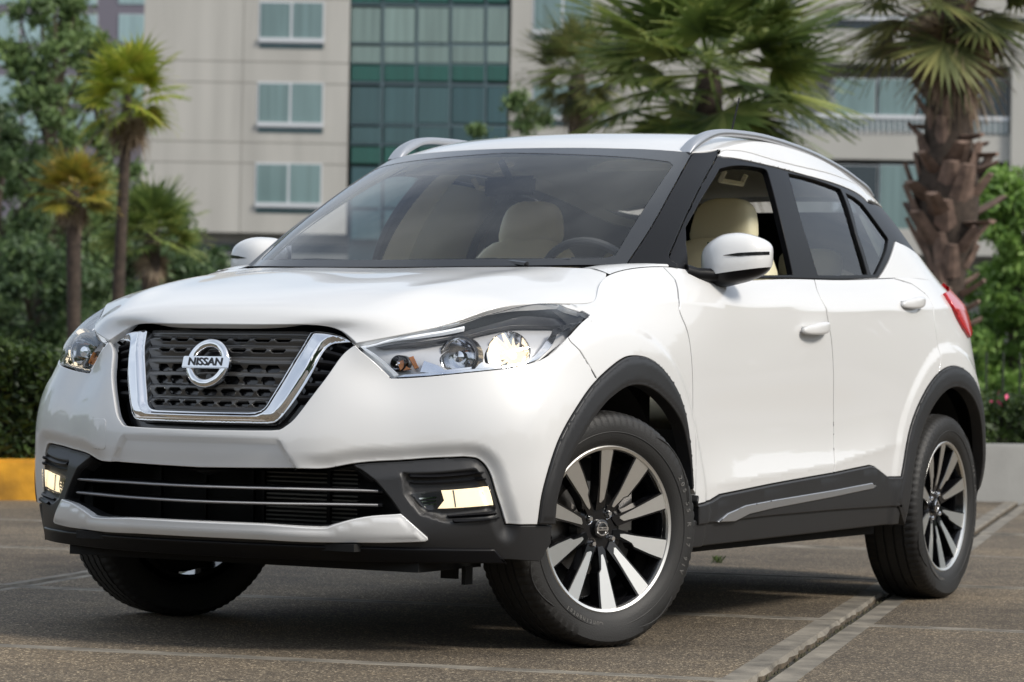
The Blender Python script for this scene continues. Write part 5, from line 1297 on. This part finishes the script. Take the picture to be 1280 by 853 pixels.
def curtain_glass(name, col, refl=.25, stripes=0):
    m = mat(name, col, .12, spec=.6); nt = m.node_tree; b = nt.nodes['Principled BSDF']; tc = nt.nodes.new('ShaderNodeTexCoord'); mp = nt.nodes.new('ShaderNodeMapping'); mp.inputs['Scale'].default_value = (3.2, 3.2, .12)
    n = nt.nodes.new('ShaderNodeTexNoise'); n.inputs['Scale'].default_value = 1.6; n.inputs['Detail'].default_value = 3; nt.links.new(tc.outputs['Object'], mp.inputs[0]); nt.links.new(mp.outputs[0], n.inputs['Vector'])
    oi = nt.nodes.new('ShaderNodeObjectInfo'); ad = nt.nodes.new('ShaderNodeMath'); ad.operation = 'MULTIPLY_ADD'; ad.inputs[1].default_value = .35; nt.links.new(oi.outputs['Random'], ad.inputs[0]); nt.links.new(n.outputs[0], ad.inputs[2])
    mr = nt.nodes.new('ShaderNodeMapRange'); mr.inputs[1].default_value = .3; mr.inputs[2].default_value = 1.0; mr.inputs[3].default_value = .72; mr.inputs[4].default_value = 1.25; nt.links.new(ad.outputs[0], mr.inputs[0])
    mx = nt.nodes.new('ShaderNodeVectorMath'); mx.operation = 'SCALE'; mx.inputs[0].default_value = col; nt.links.new(mr.outputs[0], mx.inputs['Scale']); nt.links.new(mx.outputs[0], b.inputs['Base Color']); return m
PANE = curtain_glass('teal curtained pane', (.15, .225, .225)); PANE_D = curtain_glass('dark teal pane', (.028, .075, .085)); PANE_G = curtain_glass('green spandrel pane', (.008, .075, .058)); PANE_L = curtain_glass('pale curtained pane', (.17, .235, .215)); PANE_K = curtain_glass('dark window pane', (.02, .032, .04))
D1 = 110.
def rect(P, x0, y0, x1, y1, dep, m, name, parent, org, front=0., roll=True):
    """box whose front face spans the pixel rectangle at the facade plane; sides run straight back"""
    a = P(x0, (y0+y1)/2); b = P(x1, (y0+y1)/2); t = P((x0+x1)/2, y0); u = P((x0+x1)/2, y1)
    ax = (a-CAM_C)@HR; bx_ = (b-CAM_C)@HR; dd = (a-CAM_C)@HD; z1, z0 = t[2], u[2]
    base = np.array([CAM_C[0], CAM_C[1], 0])-org
    V = []
    for d_ in (dd-front, dd+dep):
        for (h, z) in ((ax, z0), (bx_, z0), (bx_, z1), (ax, z1)): q = base+HR*h+HD*d_; V.append((q[0], q[1], z))
    F = [(0, 1, 2, 3), (5, 4, 7, 6), (4, 0, 3, 7), (1, 5, 6, 2), (3, 2, 6, 7), (4, 5, 1, 0)]
    return meshobj(name, V, F, m, parent, smooth=False)
P1 = frame_at(D1); org = P1(640, 500); org[2] = 0
bld_ = empty('hotel_building', tuple(org)); tag(bld_, 'beige mid-rise building with white-framed windows and a green glass bay behind the car', 'building')
rect(P1, 180.5, -160, 437.5, 291, 14, BW, 'wall', bld_, org)
rect(P1, 240, 291, 437.5, 335, 12, BW, 'lower_wall', bld_, org, front=-1.2)
rect(P1, 175, 315, 437.5, 506, 12, BW, 'podium_wall', bld_, org, front=-.9)
rect(P1, 178, 303, 437.5, 316, 10, PANE_K, 'overhang_shade_strip', bld_, org, front=-1.0)  # dark strip in pane material, painted as the shade under the overhang
rect(P1, 637.5, -160, 1000, 506, 14, BW, 'wall', bld_, org)
rect(P1, 437.5, -160, 637.5, 506, 12, TEALM, 'bay_backing', bld_, org, front=-.8)
# horizontal reveal lines
for y in (77, 103.5, 178, 204, -3, -26): 
    rect(P1, 180.5, y-.35, 437.4, y+.35, .02, mat('reveal shadow joint', (.17, .155, .13), .9) if y == 77 else bpy.data.materials['reveal shadow joint'], 'reveal_joint', bld_, org, front=.008)
for x in (305,): rect(P1, x-.25, -160, x+.25, 291, .02, bpy.data.materials['reveal shadow joint'], 'reveal_joint', bld_, org, front=.009)
def window(x0, y0, x1, y1, sill=7, P=P1, par=bld_, og=org, pm=PANE):
    f = rect(P, x0-2, y0-2, x1+2, y1+1, .15, WHT, 'window', par, og, front=.02)
    xm = (x0+x1)/2
    for a, b in ((x0, xm-1.6), (xm+1.6, x1)): rect(P, a, y0, b, y1-sill, .02, pm, 'pane', f, np.array([0, 0, 0])+og if False else og, front=.035)
    rect(P, x0-2, y1-sill, x1+2, y1-1.5, .02, WHT, 'sill', f, og, front=.12)
    rect(P, x0-1, y1+.2, x1+1, y1+5.5, .02, PANE_D, 'apron_panel', f, og, front=.03)
for (x0, y0, x1, y1) in ((326.5, 4, 404.5, 55), (324.5, 105, 403.5, 160.5), (322, 206, 401.5, 261), (327, -96, 405, -45)): window(x0, y0, x1, y1)
window(669, -10, 740, 45); window(668, 105, 760, 152)
# glass bay
cols = [438, 479, 521.5, 564, 608, 637.5]; rows = [(-100, -20, PANE_L), (-20, 4, PANE_G), (9, 54, PANE_L), (57, 79.5, PANE_L), (81, 102, PANE_G), (108, 155, PANE_D), (158, 180, PANE_D), (183, 205, PANE_G), (208, 260, PANE_D), (262, 300, PANE_D)]
PANE_B = curtain_glass('blue-grey pane', (.038, .085, .092))
for r_i, (y0, y1, pm) in enumerate(rows):
    for i in range(5):
        pmm = PANE_B if (r_i in (5, 6) and i in (0, 1, 2)) else pm
        rect(P1, cols[i]+2, y0+.8, cols[i+1]-2, y1-.8, .02, pmm, 'bay_pane', bld_, org, front=-.72)
for x in cols[1:-1]: rect(P1, x-1.4, -160, x+1.4, 300, .05, mat('bay mullion', (.10, .15, .17), .5) if x == cols[1] else bpy.data.materials['bay mullion'], 'mullion', bld_, org, front=-.66)
for y in (6.5, 55.5, 80.2, 105, 156.5, 181.5): rect(P1, 438, y-1.3, 637.5, y+1.3, .05, bpy.data.materials['bay mullion'], 'transom', bld_, org, front=-.655)
rect(P1, 551, 10, 555, 78, .05, TEALM, 'mullion', bld_, org, front=-.64)

# right wing with balconies
P2 = frame_at(92.); org2 = P2(1150, 500); org2[2] = 0
b2 = empty('balcony_wing', tuple(org2)); tag(b2, 'pale building wing with long balcony and dark recessed windows behind the right palm', 'building')
rect(P2, 1000, -160, 1700, 508, 8, BW, 'wall', b2, org2, front=-2.2)
rect(P2, 985, 168, 1700, 204, 3, BW2, 'balcony_slab', b2, org2)
rect(P2, 985, 42, 1700, 84, 3, BW2, 'balcony_slab', b2, org2)
rect(P2, 985, 290, 1700, 322, 3, BW2, 'balcony_slab', b2, org2)
for (x0, x1, pm) in ((1044, 1096, PANE), (1099, 1147, PANE), (1150, 1205, PANE_D), (1226, 1262, PANE_K), (1290, 1380, PANE)):
    f = rect(P2, x0, 98, x1, 168, .1, WHT, 'window', b2, org2, front=-2.1); rect(P2, x0+1, 99, x1-1, 168, .05, pm, 'pane', f, org2, front=-2.08)
for (x0, x1, pm) in ((1050, 1098, PANE_K), (1100, 1160, PANE), (1165, 1240, PANE), (1290, 1380, PANE_K)):
    f = rect(P2, x0, 206, x1, 262, .1, WHT, 'window', b2, org2, front=-2.1); rect(P2, x0+1, 207, x1-1, 289, .05, pm, 'pane', f, org2, front=-2.08)
rect(P2, 1035, 20, 1300, 41, .05, PANE_K, 'window_band', b2, org2, front=-2.0)
for y0, y1 in ((144, 149), (22, 26)): rect(P2, 985, y0, 1262, y1, .06, WHT, 'railing_top', b2, org2, front=.05)
rect(P2, 985, 149, 1262, 168, .02, mat('frosted balcony panel', (.22, .26, .26), .35), 'railing_panel', b2, org2, front=.0)
for k in range(40): rect(P2, 985+k*7, 149, 986.1+k*7, 168, .03, WHT, 'railing_post', b2, org2, front=.04)
rect(P2, 1262, 84, 1330, 460, 2.5, BW2, 'pier', b2, org2, front=.2)

# far mauve block at left
P3 = frame_at(150.); org3 = P3(80, 500); org3[2] = 0
b3 = empty('grey_office_block', tuple(org3)); tag(b3, 'mauve grey office block with wide teal windows far behind the left trees', 'building')
MAU = mat('mauve grey cladding', (.15, .14, .17), .8)
rect(P3, -200, -160, 230, 500, 14, MAU, 'wall', b3, org3)
TEL = curtain_glass('light teal pane', (.27, .38, .39))
for j, (y0, y1) in enumerate(((-60, -20), (-5, 22), (18+0, 54), (65, 82), (95, 130), (140, 175))):
    if j == 1: y0, y1 = -12, 6
    for (x0, x1) in ((-130, -75), (-60, -5), (-2, 26), (30, 74), (82, 123), (149, 184), (190, 226)):
        f = rect(P3, x0, y0, x1, y1, .1, WHT, 'window', b3, org3, front=.02); rect(P3, x0+.6, y0+.6, x1-.6, y1-.6, .02, TEL, 'pane', f, org3, front=.05)

# ================================================================== trees
def tree(name, label, px_, py_top, D, hw, m, n, size, seed, trunk_r=.16, clumps=60, low=.25, group=None, ground=True):
    """crown from leaf clumps carried on limbs; hw = half width in pixels, py_top = top of crown"""
    P = frame_at(D); top = P(px_, py_top); base = P(px_, 490); base[2] = -.05; H = top[2]+.05; W = hw*D/FPX
    rg = np.random.default_rng(seed); t = empty(name, tuple(base)); tag(t, label, 'tree', group or 'leafy trees round the lot')
    cs = []; 
    for k in range(clumps):
        z = H*(low+(1-low)*(k+.5)/clumps*.92+.0); f = math.sin(math.pi*min(1, max(.08, (z/H-low)/(1-low)*.85+.12)))**.6
        a = rg.uniform(0, 6.283); rr_ = W*f*math.sqrt(rg.uniform(.02, 1)); cs.append((rr_*math.cos(a), rr_*math.sin(a), z, W*rg.uniform(.12, .34)))
    cs = np.array(cs)
    def smp(n, r_):
        i = r_.integers(0, len(cs), n); d_ = r_.normal(size=(n, 3)); d_ /= np.linalg.norm(d_, axis=1)[:, None]; rad = np.abs(r_.normal(0, .62, n))
        return cs[i, :3]+d_*(cs[i, 3]*rad)[:, None]*np.array([1, 1, .7])
    V, F = foliage(n, size, smp, seed); meshobj('crown', V, F, m, t, smooth=False)
    mb = MB(); mb.tube([(0, 0, 0), (W*.03, 0, H*.35), (0, W*.04, H*.7), (0, 0, H*.93)], [trunk_r, trunk_r*.75, trunk_r*.4, trunk_r*.1], 8)
    for k in range(0, clumps, 2):
        c = cs[k]; z0 = max(H*.12, c[2]*.72); mb.tube([(0, 0, z0), (c[0]*.5, c[1]*.5, (z0+c[2])*.5+.1), tuple(c[:3])], [trunk_r*.35, trunk_r*.2, trunk_r*.08], 5)
    mb.build('trunk', BARK, t); return t
tree('broadleaf_tree', 'tall loose mid-green tree reaching the top edge at the far left', 58, -70, 66, 84, LF_MID, 26000, .07, 11, .2, 110, .12)
tree('broadleaf_tree', 'pale green airy tree behind the tall one at the far left', 120, 10, 82, 60, LF_MID, 14000, .09, 31, .2, 70, .1)
tree('broadleaf_tree', 'dense dark tree filling the left edge below the tall loose one', -10, 95, 58, 95, LF_DARK, 34000, .06, 12, .2, 30, .05)
tree('broadleaf_tree', 'low dark tree behind the two left palm trunks', 70, 195, 74, 105, LF_MID, 20000, .095, 13, .2, 30, .08)
tree('broadleaf_tree', 'rounded dark green tree between the left palms and the building', 190, 215, 74, 60, LF_DARK, 17000, .095, 14, .2, 26, .05)
tree('broadleaf_tree', 'dark shrubby tree just above the left hedge', 40, 300, 40, 130, LF_DARK, 42000, .042, 15, .15, 28, .0)
tree('broadleaf_tree', 'dark shrubby tree under the short green fan palm', 215, 300, 48, 110, LF_DARK, 34000, .05, 16, .15, 24, .0)
tree('broadleaf_tree', 'small olive green tree in front of the glass bay', 628, 104, 70, 52, LF_MID, 7000, .06, 17, .08, 14, .66)
tree('broadleaf_tree', 'bright yellow-green tree at the right edge beside the thick palm trunk', 1268, 180, 40, 80, LF_BRIGHT, 30000, .05, 18, .12, 80, .16)
tree('broadleaf_tree', 'darker green tree behind the bright one at the right edge', 1300, 330, 46, 130, LF_DARK, 14000, .07, 19, .12, 26, .0)

# ------------------------------------------------------------------ fan palms
def fan_palm(name, label, px_, py_c, D, Rc, trunk, seed, n_fr=38, m_leaf=None, dry=8, tr=.2, n_bl=26, lean=0., boots=0, spread=(-35, 85), dryc=None, group=None, bw=.030, trunk_pts=None, droop=.35, hang=()):
    P = frame_at(D); c = P(px_, py_c); base = P(trunk, 490); base[2] = -.05
    rg = random.Random(seed); t = empty(name, tuple(base)); tag(t, label, 'palm tree', group or 'fan palms behind the car')
    C0 = c-base
    def frond(rg, az, el, lp, Lb, dr):
        """petiole then pleated fan of blades"""
        V = []; F = []
        d = Vector((math.cos(az)*math.cos(el), math.sin(az)*math.cos(el), math.sin(el)))
        side = Vector((-math.sin(az), math.cos(az), 0)); nrm = side.cross(d).normalized()
        if nrm.z < 0: nrm = -nrm
        tw = rg.uniform(-.5, .5); side = (side*math.cos(tw)+nrm*math.sin(tw)).normalized(); nrm = side.cross(d).normalized()
        o0 = Vector(C0); hub = o0+d*lp+Vector((0, 0, -.12*lp*dr))
        w = .014*Lb/.8; V += [o0-side*w, o0+side*w, hub+side*w*.7, hub-side*w*.7]; F.append((0, 1, 2, 3))
        for b in range(n_bl):
            f_ = (b/(n_bl-1)-.5)*2; ang = f_*R(118); L_ = Lb*(1-.28*abs(f_)**1.5)*rg.uniform(.9, 1.05)
            bd = (d*math.cos(ang)+side*math.sin(ang)).normalized(); bd = (bd+nrm*(.10*abs(math.sin(ang*1.0))+.05*(b % 2))).normalized()
            sw_ = nrm.cross(bd).normalized(); k = 4; n0 = len(V); p = hub.copy(); vdir = bd.copy(); ww = bw*Lb/.8
            fold = nrm*.25*ww
            for s_ in range(k+1):
                u_ = s_/k; wv = ww*(math.sin(math.pi*min(1, u_*1.15+.12))*.9+.1)*(1-u_**3)+.001
                V += [p-sw_*wv, p+sw_*wv+fold]
                vdir = (vdir+Vector((0, 0, -1))*droop*dr*u_*u_*rg.uniform(.6, 1.4)).normalized(); p = p+vdir*(L_/k)
            for s_ in range(k): F.append((n0+2*s_, n0+2*s_+1, n0+2*s_+3, n0+2*s_+2))
        return V, F
    for i in range(n_fr):
        q = (i+.5)/n_fr; el = R(spread[0]+(spread[1]-spread[0])*q**.85); az = i*2.39996+rg.uniform(-.3, .3)
        V, F = frond(rg, az, el, Rc*rg.uniform(.38, .52), Rc*rg.uniform(.50, .62), 1.0-.5*q)
        meshobj('frond', V, F, m_leaf, t, smooth=False)
    for i in range(dry):
        az = i*2.39996+1; V, F = frond(rg, az, R(rg.uniform(-86, -62)), Rc*.40, Rc*.50, 1.2); meshobj('dry_frond', V, F, dryc, t, smooth=False)
    for az in hang:
        V, F = frond(rg, R(az+rg.uniform(-8, 8)), R(rg.uniform(-84, -70)), Rc*.26, Rc*.72, .8)
        meshobj('dry_frond', V, F, dryc, t, smooth=False)
    # trunk
    tp = trunk_pts or [(0, 1.), (.5, .85), (.9, .95), (1., .7)]
    pts = [tuple(Vector((0, 0, 0)).lerp(Vector(C0), f_)+Vector((lean*math.sin(f_*3.14), 0, 0))) for f_, _ in tp]; rad = [tr*w for _, w in tp]
    PP = curve3(pts, 5); RR = [x[0] for x in curve3([(r_, 0, 0) for r_ in rad], 5)]
    mb = MB(); mb.tube(PP, RR, 18); tk = mb.build('trunk', PBARK, t)
    if boots:
        Hh = C0[2]
        for k in range(boots):
            f_ = .30+.66*k/boots; a = k*2.39996+rg.uniform(-.25, .25); cpos = Vector((0, 0, 0)).lerp(Vector(C0), f_); r0 = float(np.interp(f_, [x[0] for x in tp], [x[1] for x in tp]))*tr
            out = Vector((math.cos(a), math.sin(a), 0)); up_ = Vector((0, 0, 1)); big = .8+.9*math.exp(-((f_-.55)/.12)**2)
            L_ = rg.uniform(.16, .30)*big; e_ = R(rg.uniform(38, 74)) if rg.random() > .25 else R(rg.uniform(-10, 35)); ax = (out*math.cos(e_)+up_*math.sin(e_)).normalized(); sd_ = ax.cross(up_).normalized(); th = ax.cross(sd_)
            p0 = cpos+out*(r0*.82)-up_*.05; w0 = rg.uniform(.07, .11)*big; V = []; ns = 3
            for s_ in range(ns+1):
                u_ = s_/ns; w_ = w0*(1-.45*u_); h_ = .035*(1-.35*u_); q_ = p0+ax*L_*u_+up_*(.03*u_*u_)
                V += [q_-sd_*w_-th*h_*.3, q_-sd_*w_*.3+th*h_, q_+sd_*w_*.3+th*h_, q_+sd_*w_-th*h_*.3, q_-th*h_*.8]
            F = [(s_*5+j, s_*5+(j+1) % 5, (s_+1)*5+(j+1) % 5, (s_+1)*5+j) for s_ in range(ns) for j in range(5)]+[tuple(ns*5+j for j in range(5)), tuple(range(5))[::-1]]
            if k < 96: meshobj('leaf_base', V, F, BOOT, t, smooth=False)
    return t
PBARK = mat('palm bark', (.05, .036, .027), .9, noise=.4, nscale=14, bump=.8, bscale=18)
BOOT = mat('old palm leaf base', (.17, .115, .09), .85, noise=.45, nscale=9, bump=.5, bscale=40)
PL_GREEN = leafmat('green fan leaves', (.06, .10, .026), (.16, .23, .055), (.38, .42, .12), 1.4)
PL_OLIVE = leafmat('olive fan leaves', (.055, .075, .026), (.13, .15, .048), (.28, .27, .09), 1.5)
PL_BRIGHT = leafmat('bright yellow-green fan leaves', (.12, .17, .015), (.26, .32, .03), (.40, .34, .05), 1.5)
PL_YEL = leafmat('yellowing fan leaves', (.13, .14, .02), (.28, .24, .03), (.42, .26, .05), 1.5)
DRY = leafmat('dry brown fan leaves', (.11, .075, .045), (.22, .16, .10), (.34, .26, .17), 2.)
fan_palm('fan_palm', 'large green fan palm spreading behind the car roof', 886, 88, 30., 1.80, 878, 21, 48, PL_GREEN, 6, .16, 26, dryc=DRY, spread=(-60, 80), bw=.038)
fan_palm('fan_palm', 'smaller darker fan palm half hidden left of the large one', 722, 92, 44., 1.15, 728, 22, 36, PL_OLIVE, 4, .16, 22, dryc=DRY, spread=(-55, 80), bw=.03)
fan_palm('fan_palm', 'thick-trunked fan palm with old leaf bases and hanging dry fronds at the right', 1187, -15, 28., 1.5, 1183, 23, 44, PL_OLIVE, 7, .27, 28, dryc=DRY, hang=(118, 104, 132, 60), boots=96, spread=(-45, 85), bw=.024, trunk_pts=[(0, .8), (.32, .62), (.40, .66), (.49, 1.0), (.58, 1.12), (.68, .88), (.85, .76), (1., .6)])
fan_palm('fan_palm', 'tall slim palm with bright yellow-green crown at the left', 160, 118, 35., .86, 140, 24, 21, PL_BRIGHT, 9, .085, 18, dryc=DRY, droop=.5, spread=(-45, 78), bw=.05, trunk_pts=[(0, 1.3), (.5, .85), (.9, .75), (1., .5)])
fan_palm('fan_palm', 'short palm with yellowing crown left of the tall slim one', 92, 238, 34., .60, 94, 25, 28, PL_YEL, 7, .095, 18, dryc=DRY, spread=(-30, 80), bw=.05)
fan_palm('fan_palm', 'short bushy green fan palm right of the tall slim one', 190, 292, 36., .80, 184, 26, 32, PL_GREEN, 2, .12, 20, dryc=DRY, spread=(-25, 80), bw=.045)

# ------------------------------------------------------------------ unseen leaf belt added on the camera's side to darken reflections in the car
def smp(n, r_):
    a = r_.uniform(R(-50), R(180), n); rad = r_.uniform(34, 44, n)+4*np.sin(a*5); hgt = 5.5+1.8*np.sin(a*7)+1.5*np.sin(a*17+1)+.8*np.sin(a*41)
    z = r_.uniform(0, 1, n)**.9*hgt; return np.stack([rad*np.cos(a), rad*np.sin(a), z], 1)
V, F = foliage(26000, .42, smp, 77); tag(meshobj('unseen_woodland', V, F, LF_DARK, None, smooth=False), kind='stuff')

def smp(n, r_):
    k = r_.random(n) < .7; a = np.where(k, r_.uniform(R(224), R(300), n), r_.uniform(R(180), R(193.5), n)); rad = r_.uniform(52, 64, n); hgt = 7.5+1.8*np.sin(a*9)+1.5*np.sin(a*23+1)+.8*np.sin(a*57)
    z = r_.uniform(0, 1, n)**.9*hgt; return np.stack([rad*np.cos(a), rad*np.sin(a), z], 1)
V, F = foliage(16000, .42, smp, 78); tag(meshobj('unseen_woodland', V, F, LF_MID, None, smooth=False), kind='stuff')
